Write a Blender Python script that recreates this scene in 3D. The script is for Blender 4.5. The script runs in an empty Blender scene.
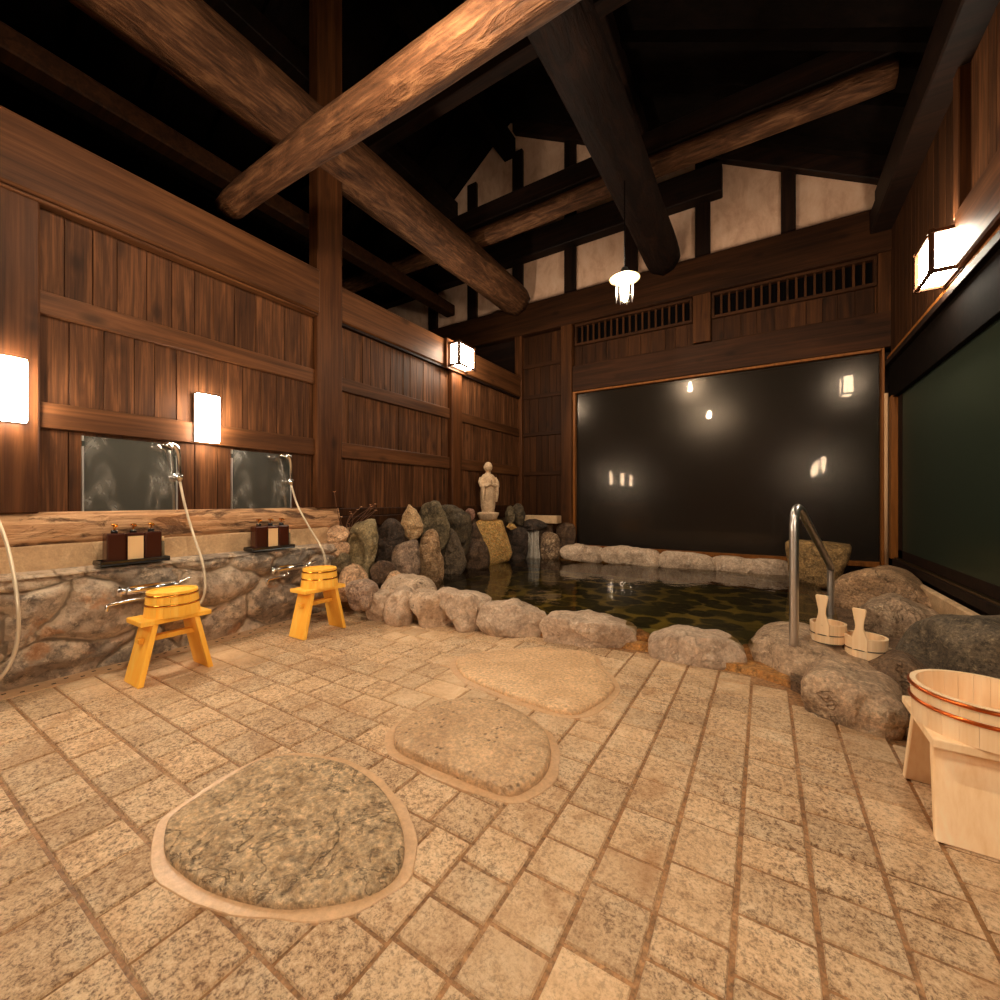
import bpy, bmesh, math, random
from mathutils import Vector, Matrix, noise
random.seed(7)
SC = bpy.context.scene
COL = SC.collection
PI = math.pi
ROCKS = [
 ('cream stone on the ledge beside the tall hollowed boulder', 'beige', (-3.157, 2.419, 0.649), 0.917, 0.1, [(-0.085, 0.041), (-0.028, 0.075), (0.045, 0.064), (0.086, 0.019), (0.061, -0.05), (-0.02, -0.073), (-0.085, -0.054)]),
 ('flat beige stone wedged under the cream ledge stone', 'beige', (-3.144, 2.404, 0.534), 0.918, 0.1, [(-0.088, 0.046), (0.0, 0.069), (0.082, 0.04), (0.09, -0.03), (0.033, -0.071), (-0.064, -0.066)]),
 ('mossy dark stone behind the bucket of the farther stool', 'olive', (-3.099, 2.384, 0.41), 0.915, 0.1, [(-0.091, 0.064), (-0.012, 0.086), (0.077, 0.065), (0.093, -0.031), (0.044, -0.088), (-0.06, -0.074)]),
 ('tall greenish boulder with a hollow scooped out of its face', 'hollow', (-3.095, 2.61, 0.436), 0.87, 0.16, [(-0.136, 0.023), (-0.119, 0.157), (-0.094, 0.245), (-0.043, 0.298), (0.009, 0.315), (0.069, 0.333), (0.121, 0.323), (0.139, 0.24), (0.147, 0.103), (0.121, -0.034), (0.086, -0.147), (0.06, -0.336), (-0.077, -0.345), (-0.144, -0.209)]),
 ('rounded tan mound stone below the hollowed greenish boulder', 'beige', (-2.961, 2.423, 0.246), 0.885, 0.14, [(-0.127, -0.01), (-0.103, 0.099), (-0.032, 0.146), (0.056, 0.124), (0.113, 0.036), (0.13, -0.075), (0.008, -0.159), (-0.111, -0.122)]),
 ('black and purple craggy boulder right of the hollowed one', 'black', (-3.105, 2.957, 0.537), 0.81, 0.17, [(-0.14, -0.027), (-0.112, 0.123), (-0.056, 0.19), (0.019, 0.228), (0.085, 0.198), (0.142, 0.09), (0.142, -0.075), (0.076, -0.225), (-0.028, -0.295), (-0.112, -0.254)]),
 ('mauve boulder with dark cleft beneath the pointed cream stone', 'mauve', (-2.876, 2.947, 0.324), 0.773, 0.14, [(-0.123, 0.102), (-0.087, 0.186), (-0.014, 0.222), (0.097, 0.238), (0.125, 0.105), (0.116, -0.097), (0.06, -0.258), (-0.032, -0.274), (-0.087, -0.121)]),
 ('small brown block stone with one white streak', 'brownred', (-2.885, 2.682, 0.305), 0.822, 0.1, [(-0.115, -0.009), (-0.081, 0.079), (0.004, 0.102), (0.082, 0.081), (0.117, 0.008), (0.091, -0.078), (0.013, -0.113), (-0.081, -0.088)]),
 ('pale slanting stone lying right of the brown streaked block', 'beige', (-2.75, 2.719, 0.224), 0.791, 0.1, [(-0.115, -0.028), (-0.072, 0.078), (-0.013, 0.102), (0.064, 0.037), (0.116, -0.059), (0.056, -0.115), (-0.064, -0.108)]),
 ('pointed cream stone standing on top of the rock pile', 'cream', (-3.008, 3.17, 0.722), 0.759, 0.11, [(-0.027, 0.183), (0.042, 0.118), (0.091, 0.037), (0.116, -0.054), (0.071, -0.144), (0.002, -0.183), (-0.076, -0.132), (-0.115, -0.041), (-0.095, 0.068)]),
 ('big round olive boulder right of the pointed cream stone', 'olive', (-3.133, 3.646, 0.716), 0.71, 0.18, [(-0.169, 0.057), (-0.126, 0.167), (-0.038, 0.211), (0.039, 0.211), (0.105, 0.133), (0.149, 0.01), (0.171, -0.199), (0.083, -0.34), (-0.06, -0.337), (-0.148, -0.158)]),
 ('dark olive boulder leaning between round boulder and statue', 'dark', (-3.084, 3.97, 0.64), 0.66, 0.18, [(-0.186, 0.17), (-0.128, 0.252), (-0.023, 0.24), (0.093, 0.181), (0.164, 0.087), (0.187, -0.099), (0.128, -0.327), (-0.035, -0.377), (-0.139, -0.183)]),
 ('little pink stone atop the pile left of the statue', 'pink', (-3.082, 4.266, 0.787), 0.626, 0.053, [(-0.061, 0.003), (-0.025, 0.058), (0.037, 0.052), (0.061, -0.015), (0.025, -0.094), (-0.037, -0.093)]),
 ('upright tan boulder at the left end of the water', 'tan', (-2.924, 3.364, 0.357), 0.716, 0.16, [(-0.132, -0.025), (-0.111, 0.161), (-0.071, 0.253), (-0.0, 0.283), (0.061, 0.252), (0.092, 0.117), (0.123, -0.066), (0.133, -0.202), (0.082, -0.292), (-0.01, -0.311), (-0.101, -0.252)]),
 ('upright grey boulder in water right of the tan one', 'grey', (-3.011, 3.839, 0.359), 0.665, 0.128, [(-0.146, -0.035), (-0.135, 0.138), (-0.079, 0.239), (-0.011, 0.261), (0.057, 0.181), (0.113, 0.033), (0.147, -0.128), (0.102, -0.239), (-0.034, -0.287), (-0.124, -0.235)]),
 ('reddish dark boulder in water left of the golden rock', 'brownred', (-3.035, 4.295, 0.384), 0.615, 0.135, [(-0.178, -0.12), (-0.129, 0.062), (-0.067, 0.185), (-0.006, 0.295), (0.068, 0.184), (0.129, 0.048), (0.178, -0.11), (0.178, -0.259), (0.068, -0.312), (-0.092, -0.324), (-0.165, -0.255)]),
 ('golden yellow rock standing under the stone statue', 'gold', (-3.112, 4.836, 0.398), 0.572, 0.15, [(-0.256, 0.27), (-0.175, 0.29), (-0.04, 0.296), (0.121, 0.276), (0.189, 0.094), (0.256, -0.156), (0.216, -0.269), (0.04, -0.311), (-0.108, -0.311), (-0.202, -0.056)]),
 ('pale mossy stone just right of the statue', 'olive', (-3.05, 5.168, 0.753), 0.533, 0.075, [(-0.063, -0.031), (-0.035, 0.084), (0.021, 0.112), (0.063, 0.056), (0.063, -0.108), (-0.035, -0.124)]),
 ('dark mossy upright stone left of the concrete block', 'dark', (-2.998, 5.319, 0.757), 0.513, 0.09, [(-0.1, -0.055), (-0.071, 0.093), (-0.0, 0.15), (0.071, 0.093), (0.1, -0.039), (0.057, -0.165), (-0.071, -0.165)]),
 ('small orange stone right of the golden rock top', 'gold', (-2.951, 5.054, 0.587), 0.529, 0.045, [(-0.075, -0.007), (-0.034, 0.048), (0.034, 0.034), (0.075, -0.02), (-0.007, -0.048)]),
 ('black rock left of the falling water', 'black', (-2.961, 5.224, 0.339), 0.516, 0.105, [(-0.155, 0.049), (-0.112, 0.189), (0.014, 0.232), (0.14, 0.19), (0.154, -0.023), (0.126, -0.217), (-0.042, -0.267), (-0.126, -0.154)]),
 ('dark flat rock capping the falling water spout', 'black', (-2.833, 5.48, 0.586), 0.477, 0.12, [(-0.194, -0.012), (-0.122, 0.061), (0.022, 0.083), (0.15, 0.047), (0.193, -0.01), (0.108, -0.068), (-0.065, -0.083), (-0.165, -0.069)]),
 ('pale streaked rock right of the falling water', 'streak', (-2.582, 5.518, 0.298), 0.438, 0.09, [(-0.134, 0.013), (-0.12, 0.155), (-0.035, 0.198), (0.091, 0.157), (0.133, 0.016), (0.119, -0.177), (-0.021, -0.229), (-0.12, -0.165)]),
 ('shadowy brown rock at the lower left corner of the big window', 'brownred', (-2.462, 5.828, 0.408), 0.4, 0.105, [(-0.145, 0.101), (-0.072, 0.19), (0.043, 0.205), (0.115, 0.148), (0.144, -0.05), (0.087, -0.226), (-0.101, -0.248)]),
 ('first flat rim stone below the big window from the waterfall', 'rim', (-2.083, 5.439, 0.247), 0.366, 0.098, [(-0.292, 0.014), (-0.212, 0.083), (0.0, 0.1), (0.235, 0.079), (0.287, 0.0), (0.248, -0.122), (-0.026, -0.114), (-0.252, -0.087)]),
 ('second flat rim stone below the big window from the waterfall', 'rim', (-1.467, 5.563, 0.229), 0.258, 0.098, [(-0.377, 0.025), (-0.313, 0.106), (0.012, 0.116), (0.291, 0.087), (0.362, 0.001), (0.315, -0.132), (-0.012, -0.118), (-0.338, -0.085)]),
 ('third flat rim stone below the big window from the waterfall', 'rim', (-0.812, 5.616, 0.213), 0.144, 0.098, [(-0.314, 0.013), (-0.256, 0.103), (0.017, 0.104), (0.236, 0.079), (0.3, -0.001), (0.257, -0.128), (-0.017, -0.12), (-0.279, -0.093)]),
 ('long flat rim stone below the right half of the big window', 'rim', (-0.142, 5.702, 0.178), 0.025, 0.112, [(-0.409, 0.028), (-0.345, 0.104), (-0.055, 0.112), (0.238, 0.098), (0.377, 0.052), (0.368, -0.121), (0.142, -0.133), (-0.157, -0.107), (-0.377, -0.07)]),
 ('flat topped stone block behind the steel handrail', 'block', (0.467, 5.41, 0.308), -0.086, 0.17, [(-0.28, 0.208), (-0.158, 0.225), (0.089, 0.219), (0.26, 0.2), (0.237, 0.05), (0.191, -0.076), (0.136, -0.229), (-0.033, -0.25), (-0.176, -0.203), (-0.253, -0.101)]),
 ('long flat slab rock lying along the right window sill', 'slab', (0.961, 4.657, 0.13), -0.204, 0.42, [(-0.468, -0.094), (-0.44, 0.117), (-0.345, 0.181), (-0.214, 0.239), (-0.059, 0.24), (0.086, 0.161), (0.224, 0.048), (0.394, -0.131), (0.277, -0.302), (-0.0, -0.367), (-0.214, -0.335), (-0.378, -0.28)]),
 ('rounded grey brown boulder behind the two pails', 'greyr', (0.787, 3.96, 0.038), -0.196, 0.3, [(-0.274, -0.261), (-0.24, 0.008), (-0.168, 0.151), (-0.077, 0.223), (0.015, 0.237), (0.113, 0.185), (0.207, 0.109), (0.243, -0.05), (0.127, -0.24), (-0.02, -0.358), (-0.206, -0.41)]),
 ('huge dark lichen spotted boulder in front of right window', 'lichen', (1.025, 3.284, 0.025), -0.303, 0.36, [(-0.394, -0.0), (-0.363, 0.132), (-0.304, 0.216), (-0.198, 0.273), (-0.031, 0.296), (0.15, 0.264), (0.298, 0.142), (0.312, -0.168), (0.15, -0.374), (-0.085, -0.358), (-0.258, -0.329), (-0.372, -0.212)]),
 ('big tan boulder with the handrail foot and pails on it', 'rimtan', (0.33, 2.935, 0.037), -0.112, 0.384, [(-0.42, -0.107), (-0.415, 0.032), (-0.383, 0.098), (-0.307, 0.143), (-0.186, 0.16), (-0.072, 0.149), (0.057, 0.132), (0.177, 0.11), (0.271, 0.086), (0.343, -0.041), (0.253, -0.204), (0.118, -0.226), (-0.028, -0.277), (-0.163, -0.321), (-0.297, -0.326), (-0.389, -0.241)]),
 ('grey boulder on the tiles in front of the pails', 'greyr', (0.342, 2.449, 0.04), -0.139, 0.256, [(-0.191, 0.001), (-0.183, 0.069), (-0.153, 0.115), (-0.097, 0.138), (-0.019, 0.131), (0.068, 0.119), (0.132, 0.085), (0.163, 0.018), (0.169, -0.098), (0.123, -0.183), (0.022, -0.185), (-0.083, -0.17), (-0.16, -0.123)]),
 ('brown rock filling the gap behind pale wooden stool', 'brownrock', (0.583, 2.775, 0.028), -0.207, 0.22, [(-0.153, 0.074), (-0.1, 0.147), (-0.021, 0.177), (0.058, 0.131), (0.123, 0.047), (0.139, -0.138), (0.074, -0.251), (-0.028, -0.195), (-0.108, -0.078)]),
 ('smooth grey stone nearest the farther stool on pool rim', 'rimgrey', (-2.739, 2.325, 0.225), 0.867, 0.179, [(-0.124, -0.007), (-0.094, 0.066), (0.011, 0.083), (0.096, 0.054), (0.127, -0.022), (0.073, -0.129), (-0.072, -0.139)]),
 ('squarish pale stone second from the stool on pool rim', 'rim', (-2.637, 2.389, 0.133), 0.835, 0.154, [(-0.095, 0.006), (-0.08, 0.077), (0.012, 0.087), (0.089, 0.075), (0.097, -0.068), (0.019, -0.158), (-0.08, -0.117)]),
 ('flat pitted stone lying back behind the front rim stones', 'porous', (-2.568, 2.667, 0.195), 0.767, 0.23, [(-0.241, -0.037), (-0.201, 0.051), (-0.119, 0.089), (-0.021, 0.111), (0.129, 0.088), (0.214, 0.025), (0.248, -0.059), (0.189, -0.166), (-0.029, -0.176), (-0.185, -0.136)]),
 ('rounded smooth rim stone left of the bright pitted stone', 'rim', (-2.425, 2.414, 0.147), 0.788, 0.166, [(-0.113, -0.057), (-0.075, 0.051), (-0.0, 0.101), (0.084, 0.097), (0.115, -0.011), (0.092, -0.175), (-0.008, -0.178), (-0.091, -0.141)]),
 ('bright pitted rim stone with many small holes', 'porous', (-2.16, 2.52, 0.132), 0.709, 0.192, [(-0.181, 0.056), (-0.151, 0.109), (-0.068, 0.121), (0.053, 0.102), (0.145, 0.045), (0.184, -0.087), (0.138, -0.193), (0.03, -0.212), (-0.098, -0.108), (-0.166, -0.009)]),
 ('wide sloping rim stone right of the bright pitted one', 'rim', (-1.938, 2.587, 0.151), 0.643, 0.192, [(-0.213, 0.065), (-0.168, 0.116), (-0.079, 0.122), (0.064, 0.104), (0.193, 0.056), (0.215, 0.018), (0.162, -0.073), (0.132, -0.192), (0.011, -0.213), (-0.079, -0.076)]),
 ('lumpy rim stone third from the right at the pool front', 'rim', (-1.558, 2.682, 0.093), 0.526, 0.192, [(-0.244, 0.013), (-0.215, 0.078), (-0.164, 0.108), (-0.084, 0.105), (0.011, 0.116), (0.098, 0.073), (0.192, 0.052), (0.243, 0.031), (0.235, -0.07), (0.192, -0.144), (0.163, -0.194), (0.018, -0.184), (-0.127, -0.112), (-0.229, -0.065)]),
 ('long oval rim stone in the middle of the pool front', 'rim', (-1.007, 2.788, 0.052), 0.347, 0.218, [(-0.316, 0.016), (-0.302, 0.079), (-0.254, 0.106), (-0.138, 0.109), (0.01, 0.104), (0.161, 0.089), (0.258, 0.058), (0.302, 0.021), (0.277, -0.113), (0.167, -0.183), (-0.003, -0.193), (-0.171, -0.144), (-0.295, -0.064)]),
 ('oval rim stone with small pits left of the handrail boulder', 'rim', (-0.349, 2.82, 0.033), 0.123, 0.218, [(-0.275, 0.021), (-0.239, 0.07), (-0.135, 0.111), (0.016, 0.121), (0.15, 0.109), (0.227, 0.073), (0.253, 0.013), (0.242, -0.108), (0.202, -0.159), (0.097, -0.179), (-0.039, -0.166), (-0.181, -0.101), (-0.257, -0.057)]),
 ('rust stained little stone between the two oval rim stones', 'rust', (-0.703, 2.918, -0.011), 0.236, 0.1, [(-0.07, 0.019), (-0.038, 0.07), (0.025, 0.076), (0.069, 0.047), (0.069, -0.057), (0.006, -0.128), (-0.057, -0.082)]),
 ('rust stained little stone left of the handrail boulder', 'rust', (-0.083, 2.915, 0.003), 0.028, 0.1, [(-0.044, 0.024), (-0.023, 0.076), (0.018, 0.077), (0.043, 0.034), (0.043, -0.084), (-0.003, -0.141), (-0.039, -0.091)]),
]
SLABS = [
 ('rough dark stepping stone set in the tiles nearest the camera', 'stepdark', 0.03, [(-1.459, 0.533), (-1.504, 0.582), (-1.531, 0.696), (-1.544, 0.843), (-1.449, 0.944), (-1.265, 0.996), (-1.064, 0.975), (-0.888, 0.896), (-0.796, 0.796), (-0.817, 0.686), (-0.935, 0.584), (-1.124, 0.511), (-1.316, 0.491)]),
 ('speckled oval stepping stone in the middle of the floor', 'step', 0.03, [(-1.241, 1.203), (-1.291, 1.302), (-1.261, 1.513), (-1.167, 1.616), (-0.999, 1.653), (-0.797, 1.581), (-0.694, 1.479), (-0.643, 1.337), (-0.661, 1.219), (-0.707, 1.169), (-0.836, 1.157), (-1.009, 1.155), (-1.16, 1.16)]),
 ('flat pale stepping stone closest to the pool rim', 'steppale', 0.018, [(-1.526, 1.964), (-1.526, 2.113), (-1.381, 2.284), (-1.184, 2.448), (-0.922, 2.508), (-0.802, 2.344), (-0.667, 2.181), (-0.637, 2.066), (-0.677, 1.842), (-0.747, 1.757), (-0.901, 1.758), (-1.168, 1.788), (-1.36, 1.838)]),
]

# ------------------------------------------------------------------ helpers
def lin(r, g, b):
    f = lambda c: (c/12.92 if c <= .04045 else ((c+.055)/1.055)**2.4)
    return (f(r/255), f(g/255), f(b/255), 1)

def tag(o, label=None, cat=None, group=None, kind=None):
    if label: o['label'] = label
    if cat: o['category'] = cat
    if group: o['group'] = group
    if kind: o['kind'] = kind
    return o

def empty(name, loc=(0, 0, 0), rz=0, label=None, cat=None, group=None, kind=None):
    o = bpy.data.objects.new(name, None)
    o.empty_display_size = .1
    COL.objects.link(o)
    o.location = loc
    o.rotation_euler = (0, 0, rz)
    return tag(o, label, cat, group, kind)

def copy_tree(o, parent=None):
    c = o.copy()
    COL.objects.link(c)
    c.parent = parent
    for ch in list(o.children):
        copy_tree(ch, c)
    return c

class MB:
    """collects shapes and links them as ONE mesh object"""
    def __init__(s):
        s.v = []; s.f = []; s.t = []; s.m = []; s.sm = []
    def add(s, vs, fs, tint=.5, mi=0, smooth=False):
        b = len(s.v)
        s.v += [tuple(v) for v in vs]
        for f in fs:
            s.f.append([b+i for i in f]); s.t.append(tint); s.m.append(mi); s.sm.append(smooth)
    def box(s, x0, x1, y0, y1, z0, z1, tint=.5, mi=0):
        s.hexa([(x0, y0, z0), (x1, y0, z0), (x1, y1, z0), (x0, y1, z0), (x0, y0, z1), (x1, y0, z1), (x1, y1, z1), (x0, y1, z1)], tint, mi)
    def hexa(s, p, tint=.5, mi=0):
        s.add(p, [(0, 3, 2, 1), (4, 5, 6, 7), (0, 1, 5, 4), (1, 2, 6, 5), (2, 3, 7, 6), (3, 0, 4, 7)], tint, mi)
    def prism(s, poly, z0, z1, tint=.5, mi=0, zf=None):
        n = len(poly)
        vs = [(x, y, z0) for x, y in poly] + [(x, y, z1) for x, y in poly]
        fs = [tuple(range(n))[::-1], tuple(range(n, 2*n))] + [(i, (i+1) % n, n+(i+1) % n, n+i) for i in range(n)]
        s.add(vs, fs, tint, mi)
    def tube(s, pts, r, n=10, tint=.5, mi=0, caps=True, rs=None):
        pts = [Vector(p) for p in pts]
        rings = []
        up = Vector((0, 0, 1))
        prev = None
        for i, p in enumerate(pts):
            d = (pts[min(i+1, len(pts)-1)] - pts[max(i-1, 0)]).normalized()
            if prev is None:
                a = d.cross(up)
                if a.length < 1e-3: a = d.cross(Vector((1, 0, 0)))
            else:
                a = prev - d*prev.dot(d)
            a.normalize(); prev = a
            b = d.cross(a)
            rr = rs[i] if rs else r
            rings.append([p + (a*math.cos(k*2*PI/n) + b*math.sin(k*2*PI/n))*rr for k in range(n)])
        vs = [v for ring in rings for v in ring]
        fs = []
        for i in range(len(rings)-1):
            for k in range(n):
                fs.append((i*n+k, i*n+(k+1) % n, (i+1)*n+(k+1) % n, (i+1)*n+k))
        s.add(vs, fs, tint, mi, True)
        if caps:
            s.add(rings[0], [tuple(range(n))[::-1]], tint, mi)
            s.add(rings[-1], [tuple(range(n))], tint, mi)
    def lathe(s, prof, c=(0, 0, 0), n=32, sx=1, sy=1, tint=.5, mi=0, smooth=True):
        vs = []
        for r, z in prof:
            for k in range(n):
                a = k*2*PI/n
                vs.append((c[0]+sx*r*math.cos(a), c[1]+sy*r*math.sin(a), c[2]+z))
        fs = []
        for i in range(len(prof)-1):
            for k in range(n):
                fs.append((i*n+k, i*n+(k+1) % n, (i+1)*n+(k+1) % n, (i+1)*n+k))
        s.add(vs, fs, tint, mi, smooth)
        s.add([vs[k] for k in range(n)], [tuple(range(n))[::-1]], tint, mi)
        s.add(vs[-n:], [tuple(range(n))], tint, mi)
    def build(s, name, mats, parent=None, bevel=0, loc=None, seg=1):
        me = bpy.data.meshes.new(name)
        me.from_pydata(s.v, [], s.f)
        if not isinstance(mats, (list, tuple)): mats = [mats]
        for m in mats: me.materials.append(m)
        at = me.attributes.new('tint', 'FLOAT', 'FACE')
        at.data.foreach_set('value', s.t)
        me.polygons.foreach_set('material_index', s.m)
        me.polygons.foreach_set('use_smooth', s.sm)
        bm = bmesh.new(); bm.from_mesh(me)
        bmesh.ops.remove_doubles(bm, verts=bm.verts, dist=1e-5)
        bmesh.ops.recalc_face_normals(bm, faces=bm.faces)
        bm.to_mesh(me); bm.free()
        o = bpy.data.objects.new(name, me)
        COL.objects.link(o)
        if parent: o.parent = parent
        if loc: o.location = loc
        if bevel:
            md = o.modifiers.new('bevel', 'BEVEL'); md.width = bevel; md.segments = seg; md.limit_method = 'ANGLE'; md.angle_limit = .7
        return o

def arc(cx, cy, r, a0, a1, n):
    return [(cx+r*math.cos(a0+(a1-a0)*i/n), cy+r*math.sin(a0+(a1-a0)*i/n)) for i in range(n+1)]

def spline(P, n=8):
    """Catmull-Rom through the points"""
    P = [Vector(p) for p in P]
    Q = [P[0]*2-P[1]] + P + [P[-1]*2-P[-2]]
    out = []
    for i in range(1, len(Q)-2):
        for k in range(n):
            t = k/n
            a, b, c, d = Q[i-1], Q[i], Q[i+1], Q[i+2]
            out.append(.5*((2*b)+(c-a)*t+(2*a-5*b+4*c-d)*t*t+(3*b-a-3*c+d)*t**3))
    out.append(P[-1])
    return out

# ------------------------------------------------------------------ materials
class Mat:
    def __init__(s, name):
        s.m = bpy.data.materials.new(name); s.m.use_nodes = True
        s.nt = s.m.node_tree; s.nt.nodes.clear()
        s.out = s.nt.nodes.new('ShaderNodeOutputMaterial')
    def n(s, typ, ins=None, **kw):
        nd = s.nt.nodes.new('ShaderNode'+typ)
        for k, v in kw.items(): setattr(nd, k, v)
        for k, v in (ins or {}).items(): s.set(nd.inputs[k], v)
        return nd
    def set(s, sock, v):
        if isinstance(v, bpy.types.NodeSocket): s.nt.links.new(v, sock)
        elif isinstance(v, bpy.types.Node): s.nt.links.new(v.outputs[0], sock)
        else: sock.default_value = v
    def coord(s, scale=(1, 1, 1), rnd=True, attr=False):
        tc = s.n('TexCoord').outputs['Object']
        v = s.n('Mapping', {'Vector': tc, 'Scale': scale}).outputs[0]
        if rnd:
            r = s.n('ObjectInfo').outputs['Random']
            r = s.n('Math', {0: r, 1: 40.0}, operation='MULTIPLY').outputs[0]
            v = s.n('VectorMath', {0: v, 1: r}, operation='ADD').outputs[0]
        if attr:
            a = s.n('Attribute', attribute_name='tint').outputs['Fac']
            a = s.n('Math', {0: a, 1: 60.0}, operation='MULTIPLY').outputs[0]
            v = s.n('VectorMath', {0: v, 1: a}, operation='ADD').outputs[0]
        return v
    def noise(s, v, scale, detail=4, rough=.55, dist=0.):
        return s.n('TexNoise', {'Vector': v, 'Scale': scale, 'Detail': detail, 'Roughness': rough, 'Distortion': dist}).outputs['Fac']
    def ramp(s, fac, stops, interp='LINEAR'):
        r = s.n('ValToRGB', {'Fac': fac}); cr = r.color_ramp; cr.interpolation = interp
        while len(cr.elements) < len(stops): cr.elements.new(.5)
        for e, (p, c) in zip(cr.elements, stops):
            e.position = p; e.color = c if len(c) == 4 else (*c, 1)
        return r.outputs['Color']
    def mix(s, fac, a, b, mode='MIX'):
        x = s.n('MixRGB', blend_type=mode)
        s.set(x.inputs['Fac'], fac); s.set(x.inputs['Color1'], a); s.set(x.inputs['Color2'], b)
        return x.outputs[0]
    def step(s, fac, a, b):
        return s.n('MapRange', {'Value': fac, 'From Min': a, 'From Max': b}).outputs[0]
    def math(s, op, a, b=0.0):
        return s.n('Math', {0: a, 1: b}, operation=op).outputs[0]
    def bump(s, h, strength=.3, dist=.01, normal=None):
        i = {'Height': h, 'Strength': strength, 'Distance': dist}
        if normal is not None: i['Normal'] = normal
        return s.n('Bump', i).outputs[0]
    def bsdf(s, color, rough=.5, metal=0., normal=None, **kw):
        i = {'Base Color': color, 'Roughness': rough, 'Metallic': metal}
        if normal is not None: i['Normal'] = normal
        for k, v in kw.items(): i[k] = v
        b = s.n('BsdfPrincipled', i)
        s.nt.links.new(b.outputs[0], s.out.inputs['Surface'])
        return s.m

def wood(name, dark, mid, light, axis=2, grain=22, rough=.55, attr=True, knots=True, bump=.25, streak=.9, spec=.12, var=.5):
    M = Mat(name)
    sc = [1, 1, 1]; sc[axis] = .07
    v = M.coord(tuple(sc), rnd=False, attr=attr)
    g1 = M.noise(v, grain, 5, .6, .6)
    sc2 = [1, 1, 1]; sc2[axis] = .025
    v2 = M.coord(tuple(sc2), rnd=False, attr=attr)
    g2 = M.noise(v2, grain*4, 3, .6)
    g = M.math('ADD', M.math('MULTIPLY', g1, .65), M.math('MULTIPLY', g2, .35))
    col = M.ramp(g, [(.30, dark), (.5, mid), (.70, light)])
    if knots:
        sc3 = [1, 1, 1]; sc3[axis] = .5
        v3 = M.coord(tuple(sc3), rnd=False, attr=attr)
        vo = M.n('TexVoronoi', {'Vector': v3, 'Scale': 5.0, 'Randomness': 1.0}).outputs['Distance']
        k = M.step(vo, .20, .06)
        col = M.mix(M.math('MULTIPLY', k, .75), col, dark)
    if attr:
        a = M.n('Attribute', attribute_name='tint').outputs['Fac']
        a = M.step(M.math('FRACT', M.math('MULTIPLY', a, 7.31)), 0, 1)
        f = M.n('MapRange', {'Value': a, 'To Min': 1-var*.6, 'To Max': 1+var*.6}).outputs[0]
        cc = M.n('CombineColor', {0: f, 1: f, 2: f}).outputs[0]
        col = M.mix(1.0, col, cc, 'MULTIPLY')
    big = M.noise(M.coord((1, 1, 1), rnd=False), 1.3, 3)
    rg = M.n('MapRange', {'Value': big, 'To Min': rough-.12, 'To Max': rough+.15}).outputs[0]
    return M.bsdf(col, rg, normal=M.bump(g, bump, .004), **{'Specular IOR Level': spec})

def stone(name, c1, c2, c3, scale=6., dep=.5, rough=.55, bump=1.1, fine=60., speck=.38, pits=0., rust=None, spec=.4, vein=.22):
    """c1/c2 the two body colours, c3 a pale deposit whose amount is dep"""
    M = Mat(name)
    v = M.coord()
    n1 = M.noise(v, scale, 6, .62, .8)
    n2 = M.noise(v, scale*3.3, 6, .7, .3)
    n3 = M.noise(v, fine, 3, .7)
    col = M.ramp(n1, [(.33, c1), (.66, c2)])
    d = M.step(n2, 1-dep-.06, 1-dep+.16)
    col = M.mix(M.math('MULTIPLY', d, .8), col, c3)
    n4 = M.noise(v, scale*1.7, 5, .6, 1.6)
    ve = M.step(M.math('ABSOLUTE', M.math('SUBTRACT', n4, .5)), .022, .004)
    col = M.mix(M.math('MULTIPLY', ve, vein), col, c3)
    n5 = M.noise(v, scale*.8, 4, .65, .6)
    ck = M.step(M.math('ABSOLUTE', M.math('SUBTRACT', n5, .47)), .016, .003)
    col = M.mix(M.math('MULTIPLY', ck, vein*1.4), col, (c1[0]*.3, c1[1]*.28, c1[2]*.26, 1))
    sp = M.n('MapRange', {'Value': n3, 'From Min': .3, 'From Max': .7, 'To Min': 1-speck*1.6, 'To Max': 1+speck}).outputs[0]
    col = M.mix(1.0, col, M.n('CombineColor', {0: sp, 1: sp, 2: sp}).outputs[0], 'MULTIPLY')
    h = M.math('ADD', M.math('MULTIPLY', n2, .8), M.math('MULTIPLY', n3, .22))
    h = M.math('SUBTRACT', h, M.math('MULTIPLY', ck, .25 if vein else 0.))
    if pits:
        vo = M.n('TexVoronoi', {'Vector': v, 'Scale': 38., 'Randomness': 1.0}).outputs['Distance']
        pk = M.step(vo, .32, .12)
        pk = M.math('MULTIPLY', pk, M.step(M.noise(v, 9, 2), .48, .6))
        col = M.mix(M.math('MULTIPLY', pk, pits), col, (c1[0]*.25, c1[1]*.22, c1[2]*.2, 1))
        h = M.math('SUBTRACT', h, M.math('MULTIPLY', pk, .8))
    if rust is not None:
        r = M.step(M.noise(v, 5.5, 4, .6), .5, .62)
        col = M.mix(M.math('MULTIPLY', r, .8), col, rust)
    return M.bsdf(col, rough, normal=M.bump(h, bump, .03), **{'Specular IOR Level': spec})

def plain(name, color, rough=.5, metal=0., **kw):
    return Mat(name).bsdf(color, rough, metal, **kw)

def emit(name, color, strength):
    M = Mat(name)
    e = M.n('Emission', {'Color': color, 'Strength': strength})
    M.nt.links.new(e.outputs[0], M.out.inputs['Surface'])
    return M.m

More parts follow.
